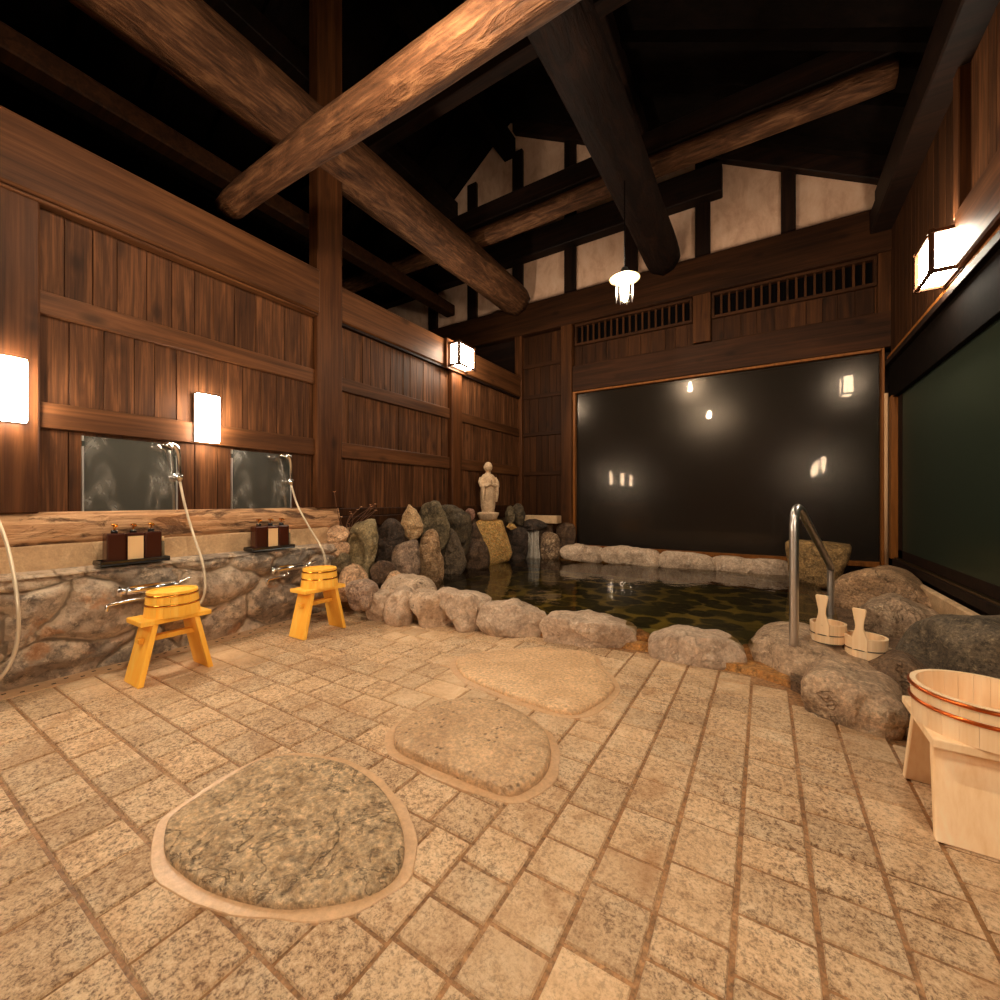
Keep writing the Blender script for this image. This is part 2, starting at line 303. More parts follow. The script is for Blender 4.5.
W_D, W_M, W_L = lin(38, 21, 11), lin(74, 44, 24), lin(114, 72, 42)
M_plankV = wood('wall planks', W_D, W_M, W_L, 2, 26, .6, var=.38)
M_beamY = wood('wall beams along the side walls', lin(42, 23, 11), lin(78, 46, 24), lin(106, 67, 38), 1, 14, .5, var=.3)
M_postZ = wood('wall posts', lin(38, 20, 9), lin(70, 39, 18), lin(98, 59, 31), 2, 14, .5, var=.3)
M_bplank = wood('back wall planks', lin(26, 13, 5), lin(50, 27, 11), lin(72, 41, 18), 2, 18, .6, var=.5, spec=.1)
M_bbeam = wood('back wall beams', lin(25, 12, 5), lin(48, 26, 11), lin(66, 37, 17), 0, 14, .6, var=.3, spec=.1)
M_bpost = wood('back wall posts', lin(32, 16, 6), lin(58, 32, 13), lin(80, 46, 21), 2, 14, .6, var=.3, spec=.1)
M_dark = wood('smoke darkened timber', lin(14, 8, 5), lin(28, 16, 10), lin(44, 26, 16), 0, 14, .6, var=.3)
M_darkZ = wood('smoke darkened studs', lin(14, 8, 5), lin(28, 16, 10), lin(44, 26, 16), 2, 14, .6, var=.3)
M_roof = wood('sooty roof boards', lin(8, 5, 3), lin(16, 10, 7), lin(24, 15, 10), 0, 14, .85, var=.5, spec=.04)
M_trim = wood('honey coloured trim', lin(84, 48, 18), lin(122, 72, 29), lin(146, 90, 42), 2, 20, .45, var=.2, knots=False)
M_yellow = wood('yellow lacquered cypress', lin(244, 170, 56), lin(252, 188, 74), lin(254, 204, 100), 2, 16, .4, var=.16, knots=False, bump=.06)
M_pale = wood('pale bare cypress', lin(236, 194, 144), lin(246, 210, 166), lin(252, 224, 186), 2, 20, .5, var=.16, knots=False, bump=.08)
def make_sill():
    M = Mat('weathered sill timber')
    v = M.coord((1, .22, 1), rnd=False)
    g = M.noise(M.coord((1, .04, 1), rnd=False), 60, 5, .7)
    col = M.ramp(g, [(.32, lin(150, 104, 66)), (.5, lin(196, 146, 102)), (.7, lin(222, 178, 134))])
    rot = M.step(M.noise(v, 9, 7, .72, 1.2), .52, .60)
    col = M.mix(M.math('MULTIPLY', rot, .85), col, lin(84, 48, 26))
    orange = M.step(M.noise(v, 4.3, 4, .6), .56, .66)
    col = M.mix(M.math('MULTIPLY', orange, .45), col, lin(206, 134, 72))
    h = M.math('SUBTRACT', g, M.math('MULTIPLY', rot, .9))
    return M.bsdf(col, .75, normal=M.bump(h, .9, .02))
M_sill = make_sill()

def logmat(name, axis, a, b, c):
    M = Mat(name)
    sc = [1, 1, 1]; sc[axis] = .32
    v = M.coord(tuple(sc))
    sc2 = [1, 1, 1]; sc2[axis] = .06
    v2 = M.coord(tuple(sc2))
    ad = M.noise(v, 11, 4, .65, 1.0)             # adze marks
    gr = M.noise(v2, 55, 5, .7)
    g = M.math('ADD', M.math('MULTIPLY', ad, .5), M.math('MULTIPLY', gr, .5))
    col = M.ramp(g, [(.34, a), (.5, b), (.66, c)])
    h = M.math('ADD', M.math('MULTIPLY', ad, .9), M.math('MULTIPLY', gr, .4))
    return M.bsdf(col, .65, normal=M.bump(h, 1.2, .025), **{'Specular IOR Level': .12})
M_logY = logmat('hewn log along the hall', 1, lin(32, 18, 10), lin(78, 49, 30), lin(122, 83, 54))
M_logX = logmat('hewn log across the hall', 0, lin(34, 20, 11), lin(82, 52, 32), lin(124, 86, 57))
M_logdark = logmat('dark hewn log', 1, lin(14, 8, 5), lin(28, 16, 10), lin(46, 27, 17))

def make_plaster():
    M = Mat('old cream plaster')
    v = M.coord(rnd=False)
    st = M.noise(M.coord((1, 1, .55), rnd=False), 4, 7, .7, .3)
    col = M.ramp(st, [(.3, lin(184, 140, 112)), (.5, lin(212, 170, 140)), (.7, lin(224, 188, 160))])
    f = M.noise(v, 60, 4)
    return M.bsdf(col, .85, normal=M.bump(f, .2, .005))
M_plaster = make_plaster()

def make_tile():
    M = Mat('rough stone floor tiles')
    v = M.coord(rnd=False)
    a = M.n('Attribute', attribute_name='tint').outputs['Fac']
    va = M.n('VectorMath', {0: v, 1: M.math('MULTIPLY', a, 30.)}, operation='ADD').outputs[0]
    big = M.noise(v, 1.6, 5, .6, .5)
    mid = M.noise(va, 8, 6, .7, .6)
    fine = M.noise(va, 62, 6, .8, .4)
    vf = M.noise(va, 150, 3, .75)
    col = M.ramp(mid, [(.28, lin(190, 148, 106)), (.5, lin(218, 180, 138)), (.72, lin(232, 202, 164))])
    sp = M.math('ADD', M.math('MULTIPLY', fine, .65), M.math('MULTIPLY', vf, .35))
    # where the surface is split rough and dark speckled, and where lime has smoothed it over
    patch = M.step(M.noise(v, .9, 4, .6, .3), .36, .54)
    k = M.math('MULTIPLY', M.step(sp, .51, .42), M.n('MapRange', {'Value': patch, 'To Min': .12, 'To Max': .9}).outputs[0])
    col = M.mix(k, col, lin(104, 64, 32))
    hi = M.math('MULTIPLY', M.step(sp, .53, .62), M.n('MapRange', {'Value': patch, 'To Min': .1, 'To Max': .7}).outputs[0])
    col = M.mix(hi, col, lin(246, 222, 184))
    stain = M.step(M.noise(v, 2.7, 5, .65, 1.), .55, .7)
    col = M.mix(M.math('MULTIPLY', stain, .5), col, lin(164, 108, 54))
    f = M.n('MapRange', {'Value': a, 'To Min': .86, 'To Max': 1.08}).outputs[0]
    col = M.mix(1., col, M.n('CombineColor', {0: f, 1: f, 2: f}).outputs[0], 'MULTIPLY')
    wet = M.step(big, .45, .62)
    rg = M.n('MapRange', {'Value': wet, 'To Min': .6, 'To Max': .3}).outputs[0]
    h = M.math('ADD', M.math('MULTIPLY', sp, 1.0), M.math('MULTIPLY', mid, .5))
    hs = M.n('MapRange', {'Value': patch, 'To Min': .2, 'To Max': .75}).outputs[0]
    nb = M.n('Bump', {'Height': h, 'Strength': hs, 'Distance': .014}).outputs[0]
    return M.bsdf(col, rg, normal=nb, **{'Specular IOR Level': .45})
M_tile = make_tile()
M_grout = stone('brown floor grout', lin(146, 102, 62), lin(166, 120, 78), lin(210, 168, 124), 1.5, .42, .6, .3)
M_mortar = stone('smooth floor mortar', lin(200, 158, 116), lin(216, 174, 132), lin(226, 188, 148), 3, .4, .35, .15, 60, .1, vein=.0)
M_rustmortar = stone('rust stained mortar', lin(150, 94, 40), lin(192, 130, 60), lin(220, 168, 104), 5, .45, .45, .8)

ST = {
 'beige': stone('beige stone', lin(166, 123, 91), lin(221, 176, 133), lin(245, 202, 159), 6, .5),
 'olive': stone('olive mossy stone', lin(76, 64, 44), lin(136, 116, 84), lin(186, 162, 126), 10, .40, vein=.2),
 'hollow': stone('greenish hollow stone', lin(116, 98, 64), lin(170, 146, 104), lin(200, 178, 138), 7, .42, vein=.2),
 'black': stone('black and brown stone', lin(26, 19, 15), lin(84, 64, 50), lin(178, 142, 110), 8, .34, vein=.25),
 'mauve': stone('mauve brown stone', lin(104, 82, 66), lin(168, 136, 110), lin(214, 180, 148), 8, .42, vein=.25),
 'brownred': stone('reddish brown stone', lin(58, 38, 26), lin(118, 88, 62), lin(180, 142, 108), 9, .34, vein=.25),
 'cream': stone('cream stone', lin(170, 128, 84), lin(208, 166, 116), lin(224, 190, 146), 8, .5, speck=.35),
 'dark': stone('dark olive stone', lin(48, 38, 26), lin(104, 86, 60), lin(160, 136, 104), 11, .36, vein=.25),
 'pink': stone('pink stone', lin(150, 104, 84), lin(180, 132, 108), lin(196, 150, 124), 8, .4),
 'tan': stone('tan stone', lin(142, 102, 66), lin(200, 156, 112), lin(226, 190, 148), 9, .45, vein=.2),
 'grey': stone('grey brown stone', lin(76, 62, 48), lin(132, 110, 86), lin(176, 150, 120), 10, .40, vein=.2),
 'gold': stone('golden stone', lin(216, 132, 40), lin(253, 202, 110), lin(255, 234, 176), 26, .45, .4, 1.1, 70, .35, vein=.5),
 'streak': stone('pale streaked stone', lin(79, 55, 38), lin(144, 110, 79), lin(247, 211, 168), 7, .45),
 'rim': stone('pale rim stone', lin(172, 142, 116), lin(212, 180, 150), lin(232, 206, 178), 5, .45, .55, .8, 55, .2, vein=.16),
 'rimtan': stone('tan rim stone', lin(150, 120, 92), lin(200, 166, 132), lin(226, 196, 164), 5, .42, .55, .9, 60, .28, vein=.2),
 'rimgrey': stone('grey rim stone', lin(153, 125, 106), lin(197, 164, 137), lin(241, 205, 172), 5, .4),
 'porous': stone('pitted rim stone', lin(178, 146, 118), lin(216, 184, 152), lin(236, 210, 180), 6, .42, .55, .8, 60, .2, pits=.85, vein=.1),
 'block': stone('yellowed block stone', lin(110, 82, 45), lin(188, 145, 88), lin(245, 205, 145), 14, .4, speck=.4),
 'slab': stone('striped slab stone', lin(125, 95, 68), lin(195, 152, 111), lin(240, 195, 148), 4, .42),
 'greyr': stone('grey brown rim stone', lin(134, 108, 84), lin(207, 169, 134), lin(250, 218, 178), 4, .42, speck=.3),
 'brownrock': stone('brown rock', lin(99, 73, 52), lin(151, 117, 86), lin(190, 153, 117), 6, .35),
 'lichen': stone('dark rock with lichen spots', lin(84, 70, 56), lin(142, 122, 98), lin(238, 208, 160), 8, .37, .55, 1.1, 60, .4, vein=.12),
 'rust': stone('rust stained stone', lin(132, 81, 40), lin(183, 123, 68), lin(216, 165, 110), 9, .35),
 'step': stone('speckled stepping stone', lin(186, 146, 106), lin(222, 182, 138), lin(236, 202, 160), 5, .4, .42, .5, 70, .24, pits=.8, vein=.06),
 'stepdark': stone('dark rough stepping stone', lin(150, 116, 78), lin(208, 172, 128), lin(230, 198, 156), 8, .5, .42, .8, 60, .38, vein=.45),
 'steppale': stone('pale stepping stone', lin(210, 165, 119), lin(235, 193, 146), lin(248, 212, 170), 4, .4, .5, .4, 70, .25, vein=.06),
 'concrete': stone('pale concrete', lin(176, 142, 104), lin(214, 176, 134), lin(232, 198, 156), 3, .4, .75, .3, 60, .1, vein=.04),
 'statue': stone('pale carved stone', lin(179, 146, 112), lin(217, 182, 144), lin(239, 206, 167), 10, .4, .7, .35, 120, .2),
}

def make_wallstone():
    M = Mat('boulder masonry with lime deposits')
    v = M.coord(rnd=False)
    cell = M.n('Attribute', attribute_name='cell').outputs['Fac']
    sid = M.n('Attribute', attribute_name='stone_id').outputs['Fac']
    base = M.ramp(sid, [(0, lin(128, 116, 104)), (.3, lin(184, 162, 140)), (.55, lin(146, 132, 118)), (.8, lin(198, 164, 130)), (1, lin(166, 150, 134))])
    vi = M.n('VectorMath', {0: v, 1: M.math('MULTIPLY', sid, 20.)}, operation='ADD').outputs[0]
    n = M.noise(vi, 14, 9, .74, .2)
    base = M.mix(1., base, M.ramp(n, [(.36, (.30, .28, .26, 1)), (.56, (1.2, 1.15, 1.1, 1))]), 'MULTIPLY')
    dep = M.noise(v, 9, 9, .78, .15)
    lime = M.step(M.math('ADD', dep, M.math('MULTIPLY', M.step(cell, .35, .0), .10)), .52, .60)
    col = M.mix(M.math('MULTIPLY', lime, .85), base, lin(226, 200, 170))
    mort = M.step(M.math('ADD', cell, M.math('MULTIPLY', M.noise(v, 25, 4), .16)), .24, .12)
    col = M.mix(M.math('MULTIPLY', mort, .75), col, lin(196, 168, 138))
    rust = M.step(M.noise(v, 4.1, 5, .6, .1), .63, .68)
    col = M.mix(M.math('MULTIPLY', rust, .5), col, lin(196, 126, 66))
    f = M.noise(v, 75, 4, .7)
    h = M.math('ADD', M.math('MULTIPLY', n, .8), M.math('MULTIPLY', f, .3))
    return M.bsdf(col, .5, normal=M.bump(h, 1.0, .03))
M_wallstone = make_wallstone()

def make_cobbles():
    M = Mat('mossy cobbled pool floor')
    v = M.coord(rnd=False)
    vd = M.n('VectorMath', {0: v, 1: M.n('VectorMath', {0: M.n('TexNoise', {'Vector': v, 'Scale': 9.0}).outputs['Color'], 1: (.10, .10, 0)}, operation='MULTIPLY').outputs[0]}, operation='ADD').outputs[0]
    vo = M.n('TexVoronoi', {'Vector': vd, 'Scale': 4.6, 'Randomness': .72}, voronoi_dimensions='2D')
    hue = M.n('SeparateColor', {0: vo.outputs['Color']}).outputs[0]
    body = M.ramp(hue, [(0, lin(30, 29, 15)), (1, lin(70, 65, 32))])
    body = M.mix(M.step(M.noise(v, 14, 4), .5, .75), body, lin(96, 86, 44))
    gap = M.ramp(M.noise(v, 3, 4), [(.35, lin(104, 92, 44)), (.65, lin(168, 146, 74))])
    e = M.n('MapRange', {'Value': vo.outputs['Distance'], 'From Min': .44, 'From Max': .60}, interpolation_type='SMOOTHSTEP').outputs[0]
    col = M.mix(e, body, gap)
    return M.bsdf(col, .6, normal=M.bump(e, -.5, .03))
M_cobble = make_cobbles()

def make_water():
    M = Mat('still bath water')
    tr = M.n('BsdfTransparent', {'Color': (.70, .64, .44, 1)})
    nz = M.noise(M.coord(rnd=False), 9, 2, .5)
    gl = M.n('BsdfGlossy', {'Color': (1, 1, 1, 1), 'Roughness': .04, 'Normal': M.bump(nz, .12, .02)})
    fr = M.n('Fresnel', {'IOR': 1.33})
    mx = M.n('MixShader', {0: fr.outputs[0], 1: tr.outputs[0], 2: gl.outputs[0]})
    M.nt.links.new(mx.outputs[0], M.out.inputs['Surface'])
    return M.m
M_water = make_water()

def make_stream():
    M = Mat('falling water')
    tr = M.n('BsdfTransparent', {'Color': (.95, .93, .9, 1)})
    nz = M.noise(M.coord((1, 1, .08), rnd=False), 26, 3, .6)
    df = M.n('BsdfPrincipled', {'Base Color': (.80, .70, .58, 1), 'Roughness': .4, 'Normal': M.bump(nz, .6, .01)})
    mx = M.n('MixShader', {0: M.n('MapRange', {'Value': nz, 'From Min': .3, 'From Max': .7, 'To Min': .12, 'To Max': .42}).outputs[0], 1: tr.outputs[0], 2: df.outputs[0]})
    M.nt.links.new(mx.outputs[0], M.out.inputs['Surface'])
    return M.m
M_stream = make_stream()

def make_glass(name, fog, tint, rough2, mixr, gt):
    """night window: see-through pane, misted with condensation (a thin dim diffuse film and a blurred reflection)"""
    M = Mat(name)
    v = M.coord(rnd=False)
    drops = M.noise(v, 160, 2, .6)
    tr = M.n('BsdfTransparent', {'Color': (*tint, 1)})
    film = M.n('BsdfDiffuse', {'Color': (*fog, 1)})
    sharp = M.n('BsdfGlossy', {'Color': (*gt, 1), 'Roughness': .03, 'Normal': M.bump(drops, .03, .001)})
    blur = M.n('BsdfGlossy', {'Color': (*gt, 1), 'Roughness': rough2, 'Normal': M.bump(drops, .2, .002)})
    body = M.n('MixShader', {0: .5, 1: tr.outputs[0], 2: film.outputs[0]})
    gl = M.n('MixShader', {0: mixr, 1: sharp.outputs[0], 2: blur.outputs[0]})
    fr = M.n('Fresnel', {'IOR': 1.5})
    mx = M.n('MixShader', {0: fr.outputs[0], 1: body.outputs[0], 2: gl.outputs[0]})
    M.nt.links.new(mx.outputs[0], M.out.inputs['Surface'])
    return M.m
M_pane = make_glass('misted night window glass', (.024, .0165, .0108), (.5, .5, .5), .20, .62, (.62, .52, .43))
M_pane2 = make_glass('misted greenish window glass', (.028, .038, .026), (.45, .55, .45), .34, .85, (.5, .58, .46))

def make_mirror():
    M = Mat('steamed mirror')
    st = M.noise(M.coord((1, 1, .45), rnd=False), 9, 6, .6, .6)
    m = M.step(st, .52, .72)
    gl = M.n('BsdfGlossy', {'Color': (.42, .41, .39, 1), 'Roughness': M.n('MapRange', {'Value': m, 'To Min': .10, 'To Max': .3}).outputs[0]})
    df = M.n('BsdfDiffuse', {'Color': (.30, .27, .23, 1)})
    mx = M.n('MixShader', {0: M.n('MapRange', {'Value': m, 'To Min': .16, 'To Max': .5}).outputs[0], 1: gl.outputs[0], 2: df.outputs[0]})
    M.nt.links.new(mx.outputs[0], M.out.inputs['Surface'])
    return M.m
M_mirror = make_mirror()
M_chrome = plain('chrome', (.82, .80, .77, 1), .14, 1.0)
M_steel = plain('brushed steel', (.60, .56, .52, 1), .34, 1.0)
M_hose = plain('grey cream shower hose', lin(206, 186, 158), .3, .3)
M_blackp = plain('glossy black plastic', (.008, .007, .007, 1), .25)
M_bottle = plain('dark brown bottle plastic', lin(58, 24, 12), .22)
M_label = plain('cream bottle label', lin(226, 188, 138), .5)
M_clear = plain('clear grey bottle', lin(120, 110, 90), .15)
M_copper = plain('copper hoop', lin(206, 104, 48), .28, 1.0)
M_gold = plain('brass hoop', lin(214, 140, 50), .2, 1.0)
M_iron = plain('dark iron hoop', lin(44, 26, 20), .5)
M_black = plain('black void behind the lattice', (.004, .003, .003, 1), .9, **{'Specular IOR Level': 0.0})
M_alu = plain('bronze aluminium track', lin(120, 100, 72), .35, 1.0)
M_hat = plain('cream enamelled lamp hat', lin(226, 196, 146), .35)
M_hole = plain('black drain hole', (.01, .008, .006, 1), .8)
M_bamboo = wood('pale bamboo', lin(170, 126, 90), lin(200, 156, 116), lin(220, 180, 140), 2, 20, .5, var=.1, knots=False)
M_petal = plain('dried petals', lin(190, 140, 100), .8)
M_twig = plain('dried twigs', lin(92, 56, 30), .8)
def clear_glass():
    M = Mat('clear lamp glass')
    tr = M.n('BsdfTransparent', {'Color': (.95, .93, .9, 1)})
    gl = M.n('BsdfGlossy', {'Color': (1, 1, 1, 1), 'Roughness': .05})
    mx = M.n('MixShader', {0: .08, 1: tr.outputs[0], 2: gl.outputs[0]})
    M.nt.links.new(mx.outputs[0], M.out.inputs['Surface'])
    return M.m
M_lglass = clear_glass()
WARM = (1.0, .86, .67, 1)
L_WALL, L_LANT, L_BULB = 30.0, 30.0, 230.0
E_wall = emit('lit wall lamp shade', WARM, L_WALL)
E_lant = emit('lit lantern paper', WARM, L_LANT)
E_bulb = emit('lit bulb', WARM, L_BULB)
E_bulb2 = emit('lit bulb near the camera', WARM, 560.0)
E_wall2 = emit('lit lamp shade behind the camera', WARM, 46.0)

rt = random.random
def R(a, b): return a+(b-a)*random.random()

# ------------------------------------------------------------------ the setting
Y0, Y1 = -2.6, 5.92          # rear and back wall faces
XL, XR = -3.30, 1.10         # left and right wall faces
WZ = .12                     # water level
POOL = [(-3.32, 2.62), (-2.9, 2.66), (-2.5, 2.62), (-2.05, 2.74), (-1.55, 2.80), (-1.1, 2.84), (-.6, 2.86), (-.15, 2.84), (.12, 2.90),
        (.32, 3.15), (.42, 3.6), (.46, 4.2), (.44, 4.9), (.40, 5.70), (-3.32, 5.72)]
FRONT = [(-3.32, 2.40), (-2.7, 2.36), (-2.42, 2.40), (-2.08, 2.47), (-1.80, 2.56), (-1.3, 2.58), (-.9, 2.61), (-.62, 2.66), (-.36, 2.60), (-.05, 2.58),
         (.11, 2.50), (.19, 2.40), (.29, 2.28), (.45, 2.22), (.80, 2.12), (1.15, 2.0)]
def front_y(x):
    for (a, b), (c, d) in zip(FRONT, FRONT[1:]):
        if a <= x <= c: return b+(d-b)*(x-a)/(c-a)
    return FRONT[0][1] if x < FRONT[0][0] else FRONT[-1][1]

def pt_in(x, y, poly):
    c = False; n = len(poly)
    for i in range(n):
        (x1, y1), (x2, y2) = poly[i], poly[i-1]
        if (y1 > y) != (y2 > y) and x < (x2-x1)*(y-y1)/(y2-y1)+x1: c = not c
    return c

def grow(poly, d):
    cx = sum(p[0] for p in poly)/len(poly); cy = sum(p[1] for p in poly)/len(poly)
    out = []
    for x, y in poly:
        l = math.hypot(x-cx, y-cy); out.append((cx+(x-cx)*(l+d)/l, cy+(y-cy)*(l+d)/l))
    return out

def smooth_poly(poly, n=6):
    P = [Vector((x, y, 0)) for x, y in poly]; N = len(P); out = []
    for i in range(N):
        a, b, c, d = P[i-1], P[i], P[(i+1) % N], P[(i+2) % N]
        for k in range(n):
            t = k/n
            q = .5*((2*b)+(c-a)*t+(2*a-5*b+4*c-d)*t*t+(3*b-a-3*c+d)*t**3)
            out.append((q.x, q.y))
    return out
SLAB_OUT = [grow(smooth_poly(s[3]), .035) for s in SLABS]

# floor: grout bed plus individually sized tiles in one mesh
fl = MB()
fl.prism([(-3.32, Y0), (1.12, Y0), (1.12, 2.1)] + [(x, y+.2) for x, y in FRONT[::-1][1:]], -.06, -.006, .5, 1)
def tile(x0, x1, ya, yb, gx, gy):
    x0 += gx; x1 -= gx; ya += gy; yb -= gy
    fy = min(front_y(x0), front_y(x1))
    if ya > fy+.03: return
    yb = min(yb, fy+.08)
    if yb-ya < .02 or x1-x0 < .02: return
    cx, cy = (x0+x1)/2, (ya+yb)/2
    if any(all(pt_in(px_, py_, so) for px_, py_ in ((x0, ya), (x1, ya), (x1, yb), (x0, yb), (cx, cy))) for so in SLAB_OUT): return
    z = R(-.0012, .0008); c = .004
    vs = [(x0, ya, -.008), (x1, ya, -.008), (x1, yb, -.008), (x0, yb, -.008),
          (x0+c, ya+c, z), (x1-c, ya+c, z), (x1-c, yb-c, z), (x0+c, yb-c, z)]
    fl.hexa(vs, rt(), 0)
XS = -.69                                        # rows run across the hall left of this line, columns run along it to the right
y = .651-.157*21
while y < 2.7:
    x = -3.085+R(-.1, 0)
    while x < XS-.02:
        l = R(.15, .25)
        if XS-(x+l) < .09: l = XS-x
        tile(max(x, -3.085), min(x+l, XS), y, y+.157, .0038, .0036)
        x += l
    y += .157
x = XS
while x < 1.1:
    y = Y0+R(0, .1)
    while y < 2.7:
        l = R(.105, .185)
        tile(x, min(x+.158, 1.10), y, y+l, .0046, .0044)
        y += l
    x += .158
floor = fl.build('floor', [M_tile, M_grout])
tag(floor, 'beige rough stone tiles with brown joints', kind='structure')

# drain strip along the shower wall
d = MB()
d.box(-3.20, -3.085, Y0, 2.36, -.02, .002, .5, 0)
yy = .3
for k in range(64):
    y = -1.0+k*.055
    d.box(-3.165 if k % 2 else -3.125, (-3.165 if k % 2 else -3.125)+.014, y, y+.016, .0015, .0028, .5, 1)
tag(d.build('trim_1', [M_mortar, M_hole]), 'stone drain strip with small square holes along the shower wall', kind='structure')

# pool: basin walls, floor, the mortar bed under the rim stones
b = MB()
n = len(POOL)
for i in range(n):
    (xa, ya), (xb, yb) = POOL[i], POOL[(i+1) % n]
    b.add([(xa, ya, -.2), (xb, yb, -.2), (xb, yb, .06), (xa, ya, .06)], [(0, 1, 2, 3)], .5, 1)
b.add([(x, y, -.07) for x, y in POOL], [tuple(range(n))], .5, 0)
tag(b.build('pool_floor', [M_cobble, M_rustmortar]), 'dark mossy cobbles under the bath water', kind='structure')
b = MB()
fr = FRONT[:-4]; inner = POOL[:9]
poly = [(x, y) for x, y in FRONT] + [(1.15, 5.92), (-3.32, 5.92), (-3.32, 5.72)] + [p for p in POOL[13:8:-1]] + [p for p in POOL[8::-1]]
# ring as quads strip: front part
def ring(mb, A, B, z):
    na, nb = len(A), len(B)
    N = 60
    def samp(P, t):
        L = [0]
        for p, q in zip(P, P[1:]): L.append(L[-1]+math.dist(p, q))
        s = t*L[-1]
        for i in range(len(P)-1):
            if s <= L[i+1]+1e-9:
                f = (s-L[i])/(L[i+1]-L[i]); return (P[i][0]+(P[i+1][0]-P[i][0])*f, P[i][1]+(P[i+1][1]-P[i][1])*f)
        return P[-1]
    a = [samp(A, i/N) for i in range(N+1)]; c = [samp(B, i/N) for i in range(N+1)]
    for i in range(N):
        zt = z+.02*noise.noise(Vector((a[i][0]*4, 0, 1))); zu = z+.02*noise.noise(Vector((a[i+1][0]*4, 0, 1)))
        mb.hexa([(*a[i], -.05), (*a[i+1], -.05), (*c[i+1], -.05), (*c[i], -.05), (a[i][0], a[i][1]+.03, zt), (a[i+1][0], a[i+1][1]+.03, zu), (*c[i+1], z), (*c[i], z)])
ring(b, [(x, y+.10) for x, y in FRONT[:11]], POOL[:9], .03)
b.prism([(.11, 2.60), (.19, 2.52), (.29, 2.40), (.45, 2.30), (.80, 2.20), (1.10, 2.08), (1.10, 5.92), (.40, 5.92), (.40, 5.70), (.44, 4.9), (.46, 4.2), (.42, 3.6), (.32, 3.15), (.12, 2.9)], -.05, .045, .5, 1)
b.prism([(-3.32, 5.72), (.40, 5.70), (.40, 5.92), (-3.32, 5.92)], -.1, .16)
tag(b.build('trim_2', [M_rustmortar, ST['brownrock']]), 'rust stained mortar bed under the pool rim stones', kind='structure')
w = MB()
w.add([(x, y, WZ) for x, y in POOL], [tuple(range(n))])
tag(w.build('pool_water', M_water), 'still clear dark bath water over the cobbles', kind='structure')

# left wall
wl = empty('wall_left', kind='structure')
def boards_x(mb, x, th, y0, y1, z0, z1, wmin=.09, wmax=.15):
    """vertical boards on a wall whose face looks along x"""
    y = y0
    while y < y1-.001:
        ww = min(R(wmin, wmax), y1-y)
        dx = R(-.003, .003); t = rt()
        g = .0018
        mb.box(min(x, x+th)+0, max(x, x+th)+dx, y+g, y+ww-g, z0, z1, t)
        y += ww
def boards_y(mb, y, x0, x1, z0, z1, wmin=.09, wmax=.16):
    x = x0
    while x < x1-.001:
        ww = min(R(wmin, wmax), x1-x); t = rt(); g = .0018; dy = R(-.003, .003)
        mb.box(x+g, x+ww-g, y+dy, y+.03, z0, z1, t)
        x += ww
bk = MB(); bk.box(-3.46, -3.33, Y0, 5.92, -.5, 2.9); bk.build('wall_core', M_dark, wl)
BAYS = [(-2.6, -1.12), (-.92, .31), (.635, 2.27), (2.523, 4.109), (4.31, 5.85)]
for (a, c) in BAYS:
    p = MB()
    for z0, z1 in ((.70, 1.335), (1.47, 1.945), (2.065, 2.56)): boards_x(p, -3.335, .035, a, c, z0, z1, *((.10, .155) if c < 2.4 else (.07, .12)))
    p.build('plank_panel', M_plankV, wl, bevel=.0015)
    for z0, z1 in ((1.335, 1.475), (1.945, 2.068)):
        q = MB(); q.box(-3.33, -3.272, a, c, z0, z1, rt()); q.build('rail', M_beamY, wl, bevel=.004)
for (a, c, z1) in ((-1.12, -.92, 2.9), (.31, .635, 2.56), (2.27, 2.523, 5.9), (4.109, 4.31, 2.56), (5.85, 5.95, 4.2)):
    q = MB(); q.box(-3.36, -3.235 if a != .31 else -3.25, a, c, .88 if a < 2.4 else .70, z1, rt()); q.build('post', M_postZ, wl, bevel=.008)
q = MB(); q.box(-3.42, -3.205, -2.6, 2.275, 2.535, 2.905, .3); q.build('top_beam', M_beamY, wl, bevel=.012)
q = MB(); q.box(-3.42, -3.235, -2.6, 2.275, 2.518, 2.535, .4); q.build('beam_moulding', M_beamY, wl, bevel=.004)
q = MB(); q.box(-3.42, -3.245, 2.52, 5.9, 2.56, 2.88, .6); q.build('top_beam', M_beamY, wl, bevel=.012)
q = MB(); q.box(-3.42, -3.262, 2.523, 5.88, 2.535, 2.56, .1); q.build('beam_moulding', M_darkZ, wl, bevel=.003)
# weathered sill timber
s = MB()
N = 110
prof = [(-3.36, .708), (-3.268, .708), (-3.252, .745), (-3.25, .83), (-3.272, .885), (-3.36, .888)]
rings = []
for i in range(N+1):
    y = -2.6+i*(2.5+2.6)/N
    r_ = []
    for j, (x, z) in enumerate(prof):
        k = .028*noise.noise(Vector((j*1.7, y*5.5, 3.)))+.012*noise.noise(Vector((j*3.1, y*19, 8.)))
        r_.append((x+(k if 0 < j < 5 else 0), y, z+(k*.4 if 1 < j < 4 else 0)))
    rings.append(r_)
vs = [p for r_ in rings for p in r_]; m = len(prof)
fs = [(i*m+j, i*m+(j+1) % m, (i+1)*m+(j+1) % m, (i+1)*m+j) for i in range(N) for j in range(m)]
s.add(vs, fs, .5, 0, True)
s.build('weathered_sill', M_sill, wl)
q = MB(); q.box(-3.36, -3.245, 2.5, 5.9, .70, .80, .2); q.box(-3.36, -3.27, 2.5, 5.9, .80, .875, .5); q.build('rail', M_bplank, wl, bevel=.006)
q = MB(); q.box(-3.36, -3.252, -2.6, 2.66, .56, .712); q.build('concrete_band', ST['concrete'], wl, bevel=.01, seg=2)
q = MB(); q.box(-3.36, -3.27, 2.5, 5.92, -.5, .70); q.build('wall_foot', ST['brownred'], wl)
